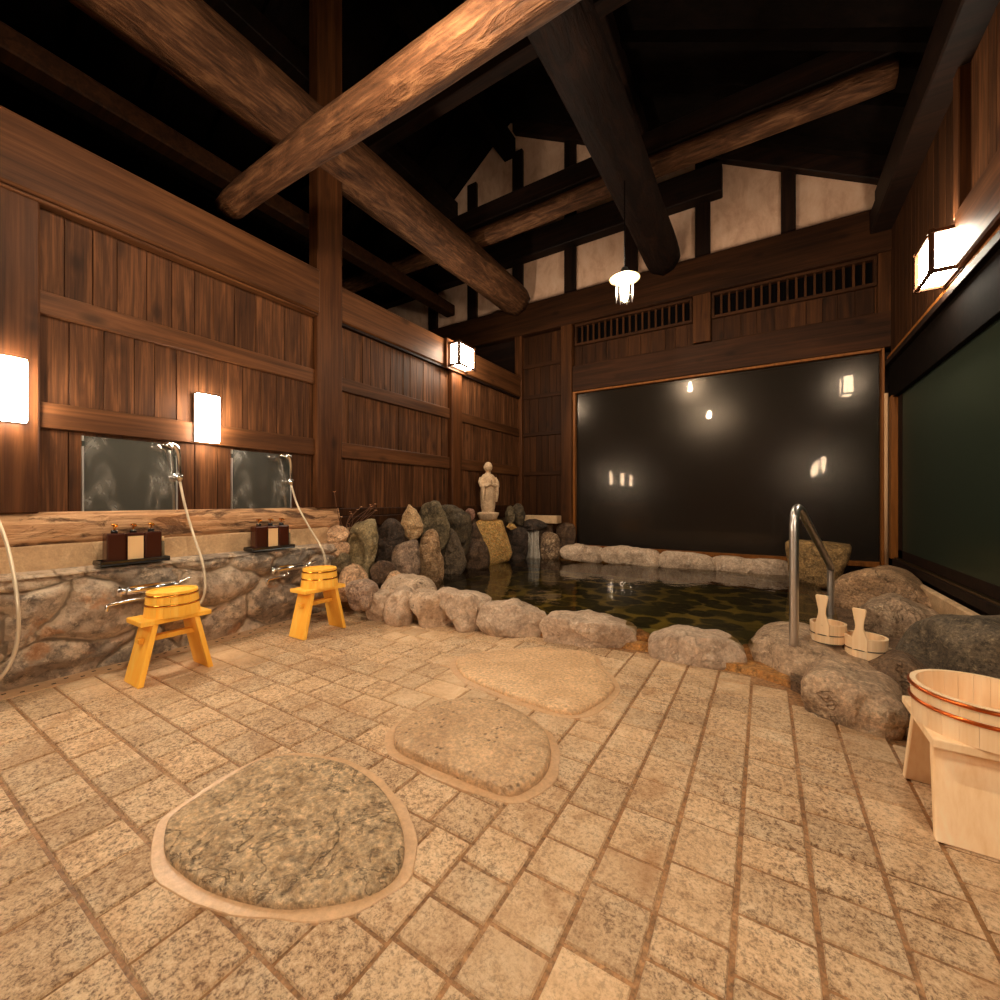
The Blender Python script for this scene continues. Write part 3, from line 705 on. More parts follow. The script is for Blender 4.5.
# boulder masonry foot with lumpy face
g = MB()
NY, NS = 430, 84
path = [(-3.20, -.04), (-3.17, .05), (-3.10, .18), (-3.065, .32), (-3.05, .46), (-3.065, .535), (-3.10, .572), (-3.18, .578), (-3.30, .58)]
def pathpt(t):
    f = t*(len(path)-1); i = min(int(f), len(path)-2); f -= i
    return (path[i][0]+(path[i+1][0]-path[i][0])*f, path[i][1]+(path[i+1][1]-path[i][1])*f)
vs = []; cells = []; ids = []
for i in range(NY+1):
    y = -2.6+i*(2.56+2.6)/NY
    for j in range(NS+1):
        t = j/NS; x, z = pathpt(t)
        wv = Vector((0, y*2.9+.28*noise.noise(Vector((y*4, z*4, 0)))+.06*noise.noise(Vector((y*14, z*14, 3))), z*3.7+.28*noise.noise(Vector((y*4, z*4, 9)))))
        dd, pp = noise.voronoi(wv)
        cell = min(1, max(0, (dd[1]-dd[0])*2.2))
        k = .105*(cell**.55-.78)+.022*noise.noise(Vector((x*9, y*9, z*9)))+.010*noise.noise(Vector((x*30, y*30, z*30)))+.005*noise.noise(Vector((x*70, y*70, z*70)))
        env = min(1, t*6)*min(1, max(0, (1-t))*3.2)
        end = min(1, max(0, (2.56-y)/.18))**.5
        vs.append((-3.3+(x+k*env*(1 if z < .56 else .35)-.015*env+3.3)*(.25+.75*end), y, (z+(k*.12 if z > .5 and t < .8 else 0)*env)*(.55+.45*end)))
        cells.append(cell); ids.append((pp[0].x*12.9898+pp[0].y*78.233+pp[0].z*37.719) % 1.0)
fs = [(i*(NS+1)+j, (i+1)*(NS+1)+j, (i+1)*(NS+1)+j+1, i*(NS+1)+j+1) for i in range(NY) for j in range(NS)]
me = bpy.data.meshes.new('boulder_masonry'); me.from_pydata(vs, [], fs); me.materials.append(M_wallstone)
me.attributes.new('cell', 'FLOAT', 'POINT').data.foreach_set('value', cells)
me.attributes.new('stone_id', 'FLOAT', 'POINT').data.foreach_set('value', ids)
me.polygons.foreach_set('use_smooth', [True]*len(fs))
o = bpy.data.objects.new('boulder_masonry', me); COL.objects.link(o); o.parent = wl

# back wall
wb = empty('wall_back', kind='structure')
q = MB()
gable = [(-7.1, 3.9), (-7.1, 4.45), (-3.5, 7.05), (1.25, 4.35), (1.25, 3.9)]
q.add([(x, 5.96, z) for x, z in gable]+[(x, 6.06, z) for x, z in gable], [(0, 1, 2, 3, 4), (5, 6, 7, 8, 9), (0, 4, 9, 5), (1, 0, 5, 6), (3, 2, 7, 8), (2, 1, 6, 7), (4, 3, 8, 9)])
q.build('plaster_gable', M_plaster, wb)
q = MB(); q.box(-7.1, -2.36, 5.955, 6.06, -.5, 3.95); q.box(-2.36, 1.25, 5.955, 6.06, 2.5, 3.95); q.box(-2.36, 1.25, 5.955, 6.06, -.5, .26); q.box(1.03, 1.25, 5.955, 6.06, .2, 2.6); q.build('wall_core', M_dark, wb)
q = MB(); q.box(-7.1, 1.15, 5.82, 5.97, 3.515, 3.985, .3); q.build('great_beam', M_bbeam, wb, bevel=.012)
for x0, x1 in ((-5.2, -5.01), (-4.325, -4.14), (-3.436, -3.254), (-2.541, -2.367), (-1.651, -1.475), (-.754, -.582), (.157, .299)):
    top = 4.7+(.0 if x0 < -4 else 2.0)
    zt = min(6.95-.76*max(0, -3.5-x0)-.57*max(0, x1+3.5)*1.0, 6.5)
    q = MB(); q.box(x0, x1, 5.90, 5.97, 3.98, zt, rt()); q.build('gable_stud', M_darkZ, wb, bevel=.006)
q = MB(); q.box(-6.9, -.445, 5.78, 5.96, 4.69, 5.06, .7); q.build('gable_tie_beam', M_dark, wb, bevel=.012)
# planked corner left of the window
q = MB()
for z0, z1 in ((.2, 1.33), (1.39, 1.94), (2.0, 2.52), (2.585, 3.0), (3.05, 3.5)): boards_y(q, 5.92, -3.25, -2.565, z0, z1)
q.build('plank_panel', M_bplank, wb, bevel=.0015)
for z in (1.33, 1.94, 2.52, 3.0):
    q = MB(); q.box(-3.25, -2.565, 5.90, 5.95, z, z+.06, rt()); q.build('rail', M_bbeam, wb, bevel=.003)
q = MB(); q.box(-2.565, -2.39, 5.83, 5.96, .2, 3.52, .4); q.build('post', M_bpost, wb, bevel=.008)
q = MB(); q.box(-.775, -.57, 5.845, 5.96, 2.92, 3.52, .8); q.build('short_post', M_bpost, wb, bevel=.006)
q = MB(); q.box(1.0, 1.15, 5.852, 5.96, 2.55, 3.52, .8); q.build('post', M_bpost, wb, bevel=.006)
q = MB(); q.box(-2.39, 1.15, 5.85, 5.96, 2.53, 2.905, .2); q.build('lintel_beam', M_bbeam, wb, bevel=.008)
for x0, x1 in ((-2.39, -.775), (-.57, 1.0)):
    q = MB(); boards_y(q, 5.915, x0, x1, 2.905, 3.20, .12, .2); q.build('plank_panel', M_bplank, wb, bevel=.0015)
# lattice vents
for x0, x1, lab in ((-2.36, -.785, 'wooden slatted vent high on the back wall, beside the window post'), (-.56, .995, 'wooden slatted vent high on the back wall, by the right hand corner')):
    t = empty('slatted_vent', (x0, 5.9, 3.2), 0, lab, 'vent', 'slatted vents above the big window')
    q = MB(); q.box(0, x1-x0, .035, .05, 0, .31); q.build('dark_opening', M_black, t)
    q = MB(); q.box(0, x1-x0, -.03, .035, -.005, .03); q.box(0, x1-x0, -.03, .035, .275, .31); q.box(0, .028, -.03, .035, .03, .275); q.box(x1-x0-.028, x1-x0, -.03, .035, .03, .275)
    q.build('frame', M_bbeam, t, bevel=.003)
    nb = 17
    for k in range(nb):
        xx = .028+(x1-x0-.056)*(k+.9)/(nb+.8)
        q = MB(); q.box(xx-.011, xx+.011, -.012, .02, .03, .275, rt()); q.build('slat', M_bpost, t)

# window_1: the big back window
w1 = empty('window_1', kind='structure')
q = MB()
q.box(-2.39, -2.352, 5.86, 5.93, .30, 2.53, .2); q.box(1.025, 1.055, 5.86, 5.93, .27, 2.53, .2)
q.box(-2.352, 1.025, 5.86, 5.93, 2.502, 2.53, .2); q.box(-2.345, 1.02, 5.86, 5.93, .245, .30, .2)
tag(q.build('window_frame', M_trim, w1, bevel=.004), 'honey coloured wooden frame')
q = MB(); q.box(-2.345, 1.02, 5.912, 5.918, .30, 2.495); tag(q.build('pane', M_pane, w1), 'dark misted glass reflecting the lamps')

# right wall with window_2
wr = empty('wall_right', kind='structure')
q = MB(); q.box(1.14, 1.28, Y0, 1.3, -.1, 4.45); q.box(1.14, 1.28, 1.3, 6.0, 2.0, 4.45); q.box(1.14, 1.28, 1.3, 6.0, -.5, .34); q.build('wall_core', M_dark, wr)
q = MB(); boards_x(q, 1.135, .02, 3.95, 5.86, 2.45, 3.72)
for i, v_ in enumerate(q.v): q.v[i] = (v_[0]-.035, v_[1], v_[2])
q.build('plank_panel', M_bplank, wr, bevel=.0015)
q = MB(); boards_x(q, 1.135, .02, Y0, 3.90, 2.78, 3.72)
for i, v_ in enumerate(q.v): q.v[i] = (v_[0]-.03, v_[1], v_[2])
q.build('plank_panel', M_plankV, wr, bevel=.0015)
q = MB(); boards_x(q, 1.135, .02, Y0, 1.3, .1, 2.43)
for i, v_ in enumerate(q.v): q.v[i] = (v_[0]-.03, v_[1], v_[2])
q.build('plank_panel', M_plankV, wr, bevel=.0015)
q = MB(); q.box(1.03, 1.2, Y0, 3.86, 2.43, 2.785, .4); q.build('side_beam', M_beamY, wr, bevel=.012)
q = MB(); q.box(1.07, 1.2, Y0, 5.86, 2.385, 2.43, .4); q.build('track_rail', M_trim, wr, bevel=.004)
q = MB(); q.box(1.055, 1.2, 1.3, 5.86, 2.33, 2.385, .9); q.build('track_rail', M_dark, wr, bevel=.004)
q = MB(); q.box(1.09, 1.2, 1.3, 5.86, 1.98, 2.33, .6); q.build('window_header', M_roof, wr, bevel=.004)
q = MB(); q.box(.93, 1.2, Y0, 5.9, 3.72, 3.95, .6); q.build('eave_beam', M_dark, wr, bevel=.012)
q = MB(); q.box(.98, 1.2, Y0, 5.9, 3.97, 4.2, .6); q.build('eave_beam', M_dark, wr, bevel=.012)
for a in (3.86, 3.2, 1.6):
    q = MB(); q.box(1.05, 1.2, a, a+.10, 2.785, 3.72, rt()); q.build('post', M_postZ, wr, bevel=.006)
q = MB(); q.box(1.06, 1.2, 1.2, 1.36, .1, 2.43, rt()); q.build('post', M_postZ, wr, bevel=.006)
w2 = empty('window_2', kind='structure')
q = MB(); q.box(1.075, 1.14, 5.70, 5.80, .36, 2.0, .2); tag(q.build('window_frame', M_trim, w2, bevel=.004), 'honey coloured jamb')
q = MB(); q.box(1.08, 1.16, 1.36, 5.70, .30, .365, .2); q.build('window_sill', M_dark, w2, bevel=.004)
q = MB(); q.box(1.095, 1.103, 1.36, 5.70, .365, .380); q.box(1.115, 1.123, 1.36, 5.70, .365, .380); q.build('sliding_track', M_alu, w2)
q = MB(); q.box(1.125, 1.14, 5.55, 5.70, .38, 1.98); q.box(1.125, 1.14, 1.36, 5.70, .38, .46); q.build('dark_sash', M_dark, w2)
q = MB(); q.box(1.128, 1.134, 1.36, 5.70, .40, 1.99); tag(q.build('pane', M_pane2, w2), 'dark greenish misted glass')
q = MB(); q.box(1.035, 1.085, 2.1, 5.84, .06, .275); tag(q.build('trim_3', ST['concrete'], bevel=.01), 'pale concrete kerb under the right window', kind='structure')
o = MB(); o.tube([(1.065, 5.84, .26), (1.063, 5.845, 1.1), (1.062, 5.84, 2.05)], .017, 10, .4)
tag(o.build('bamboo_pole', M_bamboo), 'thin pale pole standing in the corner between the two windows', 'pole')

# rear wall, far left wall and roof (above and behind the camera)
q = MB(); boards_y(q, Y0-.03, -7.1, 1.2, -.05, 4.2, .14, .2)
o = q.build('wall_rear', M_plankV); tag(o, kind='structure')
q = MB(); q.add([(x, Y0-.06, z) for x, z in ((-7.1, 4.1), (1.25, 4.1), (-3.5, 7.05))], [(0, 1, 2)]); tag(q.build('wall_rear_gable', M_roof), kind='structure')
q = MB(); q.box(-7.2, -7.1, Y0, 6.0, -.1, 4.3); tag(q.build('wall_far_left', M_roof), kind='structure')
q = MB(); q.box(-7.1, -3.46, Y0, 5.96, -.12, -.02); tag(q.build('floor_beyond', M_roof), kind='structure')
ce = empty('ceiling', kind='structure')
for (xa, za), (xb, zb) in (((-3.5, 7.08), (1.35, 4.33)), ((-3.5, 7.08), (-7.3, 4.28))):
    q = MB(); q.hexa([(xa, Y0-.1, za), (xb, Y0-.1, zb), (xb, 6.1, zb), (xa, 6.1, za), (xa, Y0-.1, za+.1), (xb, Y0-.1, zb+.1), (xb, 6.1, zb+.1), (xa, 6.1, za+.1)])
    q.build('roof_boards', M_roof, ce)
    y = Y0+.2
    while y < 5.8:
        q = MB(); q.hexa([(xa, y, za-.12), (xb, y, zb-.12), (xb, y+.08, zb-.12), (xa, y+.08, za-.12), (xa, y, za), (xb, y, zb), (xb, y+.08, zb), (xa, y+.08, za)], rt())
        q.build('rafter', M_roof, ce); y += .62
    for f in ((.44,) if xb > 0 else (.3, .68)):
        x, z = xa+(xb-xa)*f, za+(zb-za)*f
        q = MB(); q.box(x-.09, x+.09, Y0, 5.95, z-.36, z-.10, rt()); q.build('purlin', M_dark, ce, bevel=.01)
q = MB(); q.box(-3.6, -3.4, Y0, 5.95, 6.45, 6.75); q.build('ridge_beam', M_roof, ce)
# rake beam along the right slope against the gable
q = MB(); q.hexa([(-3.4, 5.84, 6.78), (1.2, 5.84, 4.17), (1.2, 5.95, 4.17), (-3.4, 5.95, 6.78), (-3.4, 5.84, 7.0), (1.2, 5.84, 4.39), (1.2, 5.95, 4.39), (-3.4, 5.95, 7.0)]); q.build('rake_beam', M_dark, ce, bevel=.01)

# ------------------------------------------------------------------ roof timbers, things
def log(name, p0, p1, r0, r1, m, label, sides=14, rough=.06, seed=0, hewn=True):
    p0, p1 = Vector(p0), Vector(p1)
    mb = MB(); N = 46; d = (p1-p0).normalized(); up = Vector((0, 0, 1)); a = d.cross(up).normalized(); bb = a.cross(d)
    rings = []
    for i in range(N+1):
        t = i/N; c = p0+(p1-p0)*t + a*.03*noise.noise(Vector((t*3, seed, 0))) + bb*.03*noise.noise(Vector((t*3, seed, 5)))
        r = r0+(r1-r0)*t
        if i in (0, N): r *= .94
        rg = []
        for k in range(sides*2):
            an = k*PI/sides
            f = 1.
            if hewn:
                q_ = (an % (PI/4))-PI/8
                f = .93/max(.9, math.cos(q_))*1.0
            rr = r*f*(1+rough*noise.noise(Vector((math.cos(an)*1.2+seed, math.sin(an)*1.2, t*9))))
            rg.append(c+(a*math.cos(an)+bb*math.sin(an))*rr)
        rings.append(rg)
    n_ = sides*2
    mb.add([v for rg in rings for v in rg], [(i*n_+k, i*n_+(k+1) % n_, (i+1)*n_+(k+1) % n_, (i+1)*n_+k) for i in range(N) for k in range(n_)], .37+seed*.013, 0, True)
    mb.add(rings[0], [tuple(range(n_))[::-1]], .2); mb.add(rings[-1], [tuple(range(n_))], .2)
    return tag(mb.build(name, m), label, 'beam')
log('log_beam', (-3.34, 1.60, 3.075), (1.08, 1.60, 3.12), .092, .13, M_logX, 'rough log beam with its cut end over the top beam of the left wall', seed=1)
log('log_beam', (-3.28, -2.6, 4.02), (-3.30, 5.84, 4.06), .255, .24, M_logY, 'thick hewn log beam slanting across the upper left to the corner post', seed=2)
log('log_beam', (-6.9, 4.62, 4.42), (.9, 4.62, 4.40), .115, .105, M_logX, 'slim round log beam crossing behind the thick hewn log', seed=3, hewn=False)
log('log_beam', (-1.12, -2.6, 4.06), (-1.12, 5.84, 4.06), .225, .215, M_logdark, 'thick dark log beam running above the hanging lamp to the back wall', seed=4)
q = MB(); q.box(-6.9, .9, 4.55, 4.71, 4.525, 4.76, .3)
tag(q.build('square_beam', M_dark, bevel=.012), 'dark squared timber lying on top of the slim round log beam', 'beam')
q = MB(); q.box(-4.68, -4.50, -2.5, 5.8, 4.10, 4.28, .3)
tag(q.build('square_beam', M_bbeam, bevel=.012), 'thin brown timber in the dark loft beyond the left wall', 'beam')
q = MB(); q.box(-6.9, .2, 3.5, 3.64, 5.15, 5.37, .8)
tag(q.build('square_beam', M_dark, bevel=.012), 'dark squared tie timber highest under the roof', 'beam')
q = MB(); q.box(-2.62, -2.46, 3.51, 3.63, 4.9, 6.3, .8)
q.v = [(x, y, z if z > 5.4 else 5.37) for x, y, z in q.v]
tag(q.build('loft_post', M_darkZ, bevel=.01), 'short dark upright standing on the highest tie timber', 'post')

# ------------------------------------------------------------------ lamps
def wall_lamp(x, y, z, side, label, group):
    es = E_wall if side > 0 else E_wall2
    t = empty('wall_lamp', (x, y, z), 0 if side > 0 else PI, label, 'lamp', group)
    q = MB(); q.box(0, .02, -.07, .07, -.16, .16); q.build('back_plate', M_steel, t)
    q = MB(); q.box(.02, .062, -.068, .068, -.160, .160); q.build('lamp_shade', es, t, bevel=.008, seg=2)
    return t
wall_lamp(-3.25, .512, 1.505, 1, 'tall white box lamp on the post at the left edge of the photo', 'white box lamps on the walls')
wall_lamp(-3.272, 1.425, 1.505, 1, 'tall white box lamp between the two mirrors', 'white box lamps on the walls')
wall_lamp(-3.272, -.42, 1.505, 1, 'tall white box lamp on the left wall beside the camera, seen reflected in the window', 'white box lamps on the walls')
for y_, l_ in ((.35, 'nearest the right window'), (-.95, 'second from the right window'), (-1.95, 'farthest from the right window')):
    wall_lamp(1.105, y_, 1.72, -1, 'white box lamp on the right wall behind the camera, '+l_, 'white box lamps behind the camera')

def lantern(loc, rz, label):
    """wall lantern: dark mount board, wooden stick frame, paper sides; looks along local +x"""
    t = empty('wall_lantern', loc, rz, label, 'lamp', 'wooden box lanterns')
    q = MB(); q.box(-.02, .02, -.20, .20, -.17, .19); q.build('mount_board', M_postZ, t, bevel=.004)
    q = MB()
    for y in (-.155, .155):
        for x in (.03, .165): q.box(x-.013, x+.013, y-.013, y+.013, -.145, .145)
    for z in (-.128, .128):
        for x in (.03, .165): q.box(x-.008, x+.008, -.175, .175, z-.011, z+.011)
        for y in (-.155, .155): q.box(.02, .185, y-.010, y+.010, z-.011, z+.011)
    q.build('frame', M_bpost, t)
    q = MB(); q.box(.036, .159, -.149, .149, -.122, .122); q.build('paper_shade', E_lant, t)
    return t
lantern((-3.225, 4.17, 2.69), 0, 'lit wooden box lantern on the left wall beam')
lantern((1.09, 4.02, 2.575), PI, 'lit wooden box lantern on the right wall above the window')

def pendant(x, y, z, label, eb=None):
    t = empty('pendant_lamp', (x, y, z), 0, label, 'lamp', 'hanging lamps under the dark log')
    q = MB(); q.tube([(0, 0, .10), (0, 0, 3.87-z)], .006, 8); q.build('cord', M_blackp, t)
    q = MB(); q.lathe([(.028, .13), (.034, .10), (.05, .095), (.052, .05), (.03, .05)], n=20); q.build('socket_cap', M_steel, t)
    q = MB(); q.lathe([(.05, .062), (.10, .052), (.135, .036), (.136, .032), (.10, .046), (.05, .056)], n=32); q.build('hat', M_hat, t)
    q = MB()
    for k in range(8):
        a = k*PI/4; q.tube([(.076*math.cos(a), .076*math.sin(a), .048), (.076*math.cos(a), .076*math.sin(a), -.17)], .0025, 6)
    q.build('cage', M_steel, t)
    q = MB(); q.lathe([(.068, .05), (.070, -.12), (.062, -.165), (.03, -.175), (.03, -.173), (.06, -.163), (.068, -.12), (.066, .05)], n=28); q.build('glass', M_lglass, t)
    q = MB(); q.lathe([(.018, .04), (.022, .02), (.033, -.02), (.036, -.06), (.033, -.10), (.020, -.125), (.005, -.13)], n=24); q.build('bulb', eb or E_bulb, t)
    return t
pendant(-1.086, 3.90, 2.93, 'hanging lamp with cream disc hat and clear glass, above the pool')
pendant(-1.10, .92, 2.95, 'hanging lamp above the tiled floor near the camera', E_bulb2)

# ------------------------------------------------------------------ rocks
def rock(label, mk, C, rz, b, pts, seed):
    A = 72; Rn = 30
    # resample the outline by angle round its centre
    P = [Vector((u, v)) for u, v in pts]
    P = smooth_poly([(p.x, p.y) for p in P], 5) if mk not in ('gold', 'block', 'cream') else [(p.x, p.y) for p in P]
    def rad(an):
        dx, dz = math.cos(an), math.sin(an); best = .01
        for i in range(len(P)):
            x1, y1 = P[i-1]; x2, y2 = P[i]
            ex, ey = x2-x1, y2-y1
            den = dx*ey-dz*ex
            if abs(den) < 1e-12: continue
            t = (x1*ey-y1*ex)/den; s_ = (x1*dz-y1*dx)/den
            if t > 0 and -1e-6 <= s_ <= 1+1e-6: best = max(best, t)
        return best
    size = (max(p[0] for p in P)-min(p[0] for p in P)+max(p[1] for p in P)-min(p[1] for p in P))/2
    rads = [rad(2*PI*k/A) for k in range(A)]
    rg = random.Random(seed*13+5)
    ux = max(abs(p[0]) for p in P); uz = max(abs(p[1]) for p in P)
    planes = []
    for _ in range(9):
        nn_ = Vector((rg.uniform(-.75, .75), -rg.uniform(.55, 1), rg.uniform(-.35, .75))).normalized(); planes.append((nn_, rg.uniform(.60, .90)))
    cz, sz = math.cos(rz), math.sin(rz)
    pw = 4.5 if mk in ('gold', 'block') else 3.4 if mk in ('rim', 'porous', 'rimtan', 'greyr') else 2.7
    mb = MB(); vs = []
    for i in range(1, Rn):
        th = PI*i/Rn
        w_ = -math.cos(th); s_ = max(0., 1-abs(w_)**pw)**(1/pw)
        for k in range(A):
            an = 2*PI*k/A
            x, z, y = rads[k]*s_*math.cos(an), rads[k]*s_*math.sin(an), b*w_
            if mk not in ('hollow', 'gold', 'block'):
                for nn_, dd_ in planes:
                    e_ = nn_.x*x/ux+nn_.y*y/b+nn_.z*z/uz-dd_
                    if e_ > 0: e_ *= .85; x -= nn_.x*e_*ux*.12; y -= nn_.y*e_*b*1.1; z -= nn_.z*e_*uz*.12
            nv = Vector((x, y, z)); dirv = nv.normalized()
            q_ = nv/max(size, .05)
            f = .10*noise.noise(q_*2.3+Vector((seed*3.7, 0, 0)))+.05*noise.noise(q_*5.5+Vector((0, seed*2.1, 0)))+.025*noise.noise(q_*12+Vector((0, 0, seed)))+.012*noise.noise(q_*26+Vector((0, 3., seed)))
            f = f*1.05-.09*abs(noise.noise(q_*2.9+Vector((seed, seed*1.3, 2.))))+.03
            f *= (.30+.70*abs(w_)**.7)*size*(.9 if mk not in ('gold', 'block') else .35)
            if mk == 'hollow':
                e = ((x+.06*size)/(.20*size))**2+((z-.12*size)/(.42*size))**2
                if w_ < 0: y += 1.45*b*math.exp(-e*1.6)
            lx, ly, lz = x+dirv.x*f, y+dirv.y*f, z+dirv.z*f
            wx, wy = C[0]+lx*cz-ly*sz, C[1]+lx*sz+ly*cz           # backs stay clear of the walls
            wx = min(max(wx, -3.262), 1.085); wy = min(wy, 5.84)
            vs.append(((wx-C[0])*cz+(wy-C[1])*sz, -(wx-C[0])*sz+(wy-C[1])*cz, lz))
    fs = [(i*A+k, i*A+(k+1) % A, (i+1)*A+(k+1) % A, (i+1)*A+k) for i in range(Rn-2) for k in range(A)]
    vs.append(tuple(sum(v[k] for v in vs[:A])/A for k in range(3))); vs.append(tuple(sum(v[k] for v in vs[(Rn-2)*A:(Rn-1)*A])/A for k in range(3))); i0, i1 = len(vs)-2, len(vs)-1
    fs += [(i0, (k+1) % A, k) for k in range(A)]+[(i1, (Rn-2)*A+k, (Rn-2)*A+(k+1) % A) for k in range(A)]
    mb.add(vs, fs, .5, 0, True)
    o = mb.build('boulder' if size > .2 else 'rock', ST[mk])
    o.location = C; o.rotation_euler = (0, 0, rz)
    return tag(o, label, 'stone', 'stones around the pool')
for i, (lab, mk, C, rz, b, pts) in enumerate(ROCKS): rock(lab, mk, C, rz, b, pts, i+1)

for i, (lab, mk, h, poly) in enumerate(SLABS):
    P = smooth_poly(poly)
    cx = sum(p[0] for p in P)/len(P); cy = sum(p[1] for p in P)/len(P)
    t = empty('stepping_stone', (cx, cy, 0), 0, lab, 'stone', 'stepping stones set in the floor')
    mb = MB(); n_ = len(P); h = h*(1.25 if mk != 'stepdark' else .7)
    prof = [(1.0, -.03), (1.0, .30*h), (.992, .72*h), (.965, .95*h), (.8, 1.03*h), (.6, 1.06*h), (.4, 1.08*h), (.2, 1.09*h)]
    vs = []
    for f, z in prof:
        for x, y in P:
            zz = z+(.006*noise.noise(Vector((x*f*8+i, y*f*8, 0))) if f < .97 else 0)
            jit = 1+.02*noise.noise(Vector((x*6, y*6, i*3.)))
            vs.append(((x-cx)*f*jit, (y-cy)*f*jit, zz))
    fs = [(a*n_+k, a*n_+(k+1) % n_, (a+1)*n_+(k+1) % n_, (a+1)*n_+k) for a in range(len(prof)-1) for k in range(n_)]
    fs.append(tuple((len(prof)-1)*n_+k for k in range(n_)))
    mb.add(vs, fs, .5, 0, True); mb.build('stone_top', ST[mk], t)
    mb = MB(); G = grow(P, .035)
    mb.prism([(x-cx+.012*noise.noise(Vector((x*9, y*9, 2.))), y-cy+.012*noise.noise(Vector((x*9, y*9, 5.)))) for x, y in G], -.02, .003)
    mb.build('mortar_collar', M_mortar, t, bevel=.002)

# ------------------------------------------------------------------ statue, spout, concrete block
def statue():
    t = empty('stone_statue', (-3.155, 4.78, .685), 1.0, 'small pale stone monk statue standing on the golden rock', 'statue')
    mb = MB(); mb.lathe([(.105, -.01), (.125, .02), (.15, .075), (.152, .095), (.10, .105), (.07, .11)], n=28, sx=1, sy=.85, smooth=True)
    mb.build('pedestal', ST['statue'], t)
    mb = MB()
    body = [(.085, .07, .10), (.088, .072, .14), (.098, .078, .18), (.105, .085, .30), (.108, .086, .42), (.112, .088, .50), (.105, .082, .56), (.075, .062, .60), (.038, .038, .62), (.034, .036, .645)]
    nn = 28; vs = []
    for rx, ry, z in body:
        for k in range(nn):
            a = k*2*PI/nn; fold = 1+.03*math.sin(a*9)*(1 if z < .45 else .2)
            vs.append((rx*math.cos(a)*fold, ry*math.sin(a)*fold, z))
    mb.add(vs, [(i*nn+k, i*nn+(k+1) % nn, (i+1)*nn+(k+1) % nn, (i+1)*nn+k) for i in range(len(body)-1) for k in range(nn)]+[tuple(range(nn))[::-1], tuple(range((len(body)-1)*nn, len(body)*nn))], .5, 0, True)
    # head: skull, nose, ears
    def ball(c, rx, ry, rz_, n1=20, n2=12):
        vs = []; 
        for i in range(n2+1):
            th = PI*i/n2
            for k in range(n1):
                a = 2*PI*k/n1; vs.append((c[0]+rx*math.sin(th)*math.cos(a)+1e-6*k, c[1]+ry*math.sin(th)*math.sin(a), c[2]+rz_*math.cos(th)))
        mb.add(vs, [(i*n1+k, i*n1+(k+1) % n1, (i+1)*n1+(k+1) % n1, (i+1)*n1+k) for i in range(n2) for k in range(n1)], .5, 0, True)
    ball((0, -.005, .705), .056, .060, .070)
    ball((0, -.064, .70), .008, .010, .014, 8, 6)
    ball((0, -.058, .675), .018, .008, .005, 8, 6)
    for sx in (-1, 1):
        ball((sx*.056, 0, .70), .008, .013, .026, 8, 6)
        ball((sx*.022, -.056, .715), .010, .006, .004, 8, 6)
        # upper arm, forearm, hanging sleeve
        mb.tube([(sx*.095, 0, .56), (sx*.118, -.02, .50), (sx*.112, -.045, .45), (sx*.06, -.085, .455), (sx*.014, -.105, .475)], .03, 12, rs=[.03, .034, .034, .028, .018])
        mb.tube([(sx*.095, -.06, .45), (sx*.10, -.065, .36), (sx*.098, -.06, .24)], .03, 10, rs=[.03, .028, .012])
        # praying hand: palm, four fingers, thumb
        mb.tube([(sx*.009, -.104, .468), (sx*.008, -.112, .50)], .011, 8)
        for k in range(4): mb.tube([(sx*.007, -.104-.006*k, .495), (sx*.004, -.106-.006*k, .535-.004*abs(k-1.5))], .0045, 6)
        mb.tube([(sx*.01, -.098, .485), (sx*.006, -.092, .515)], .005, 6)
    bo = mb.build('body', ST['statue'], t)
    md = bo.modifiers.new('remesh', 'REMESH'); md.mode = 'VOXEL'; md.voxel_size = .0055; md.use_smooth_shade = True
statue()

q = MB(); q.box(-.26, .29, -.10, .08, -.055, .055)
o = q.build('concrete_block', ST['concrete'], bevel=.008, loc=(-2.80, 5.66, .668)); tag(o, 'flat pale concrete block lying across the top of the waterfall rocks', 'block')
# falling water
q = MB(); n1 = 14; vs = []
for j in range(13):
    f = j/12; z = .56-.45*f; spread = .105+.04*f**2
    for k in range(n1+1):
        x = -spread+2*spread*k/n1
        vs.append((x, -.11*math.sqrt(f)-.012*math.cos(k*1.9)+.006*noise.noise(Vector((x*40, z*5, 0))), z))
q.add(vs, [(j*(n1+1)+k, j*(n1+1)+k+1, (j+1)*(n1+1)+k+1, (j+1)*(n1+1)+k) for j in range(12) for k in range(n1)], .5, 0, True)
o = q.build('falling_water', M_stream, loc=(-2.86, 5.50, 0)); o.rotation_euler = (0, 0, .25)
md = o.modifiers.new('solid', 'SOLIDIFY'); md.thickness = .012
tag(o, 'curtain of hot spring water falling from the rock spout into the pool', 'water', kind='stuff')
# wet stone apron behind the fall
q = MB(); q.box(-.22, .22, -.05, .05, -.1, .5)
q.v = [(x+.02*noise.noise(Vector((x*9, y*9, z*9))), y, z) for x, y, z in q.v]
o = q.build('spout_backing', ST['brownred'], bevel=.03, loc=(-2.84, 5.66, .1), seg=3); o.rotation_euler = (0, 0, .2)
tag(o, 'wet brown rock slab behind the falling water', 'stone', 'stones around the pool')

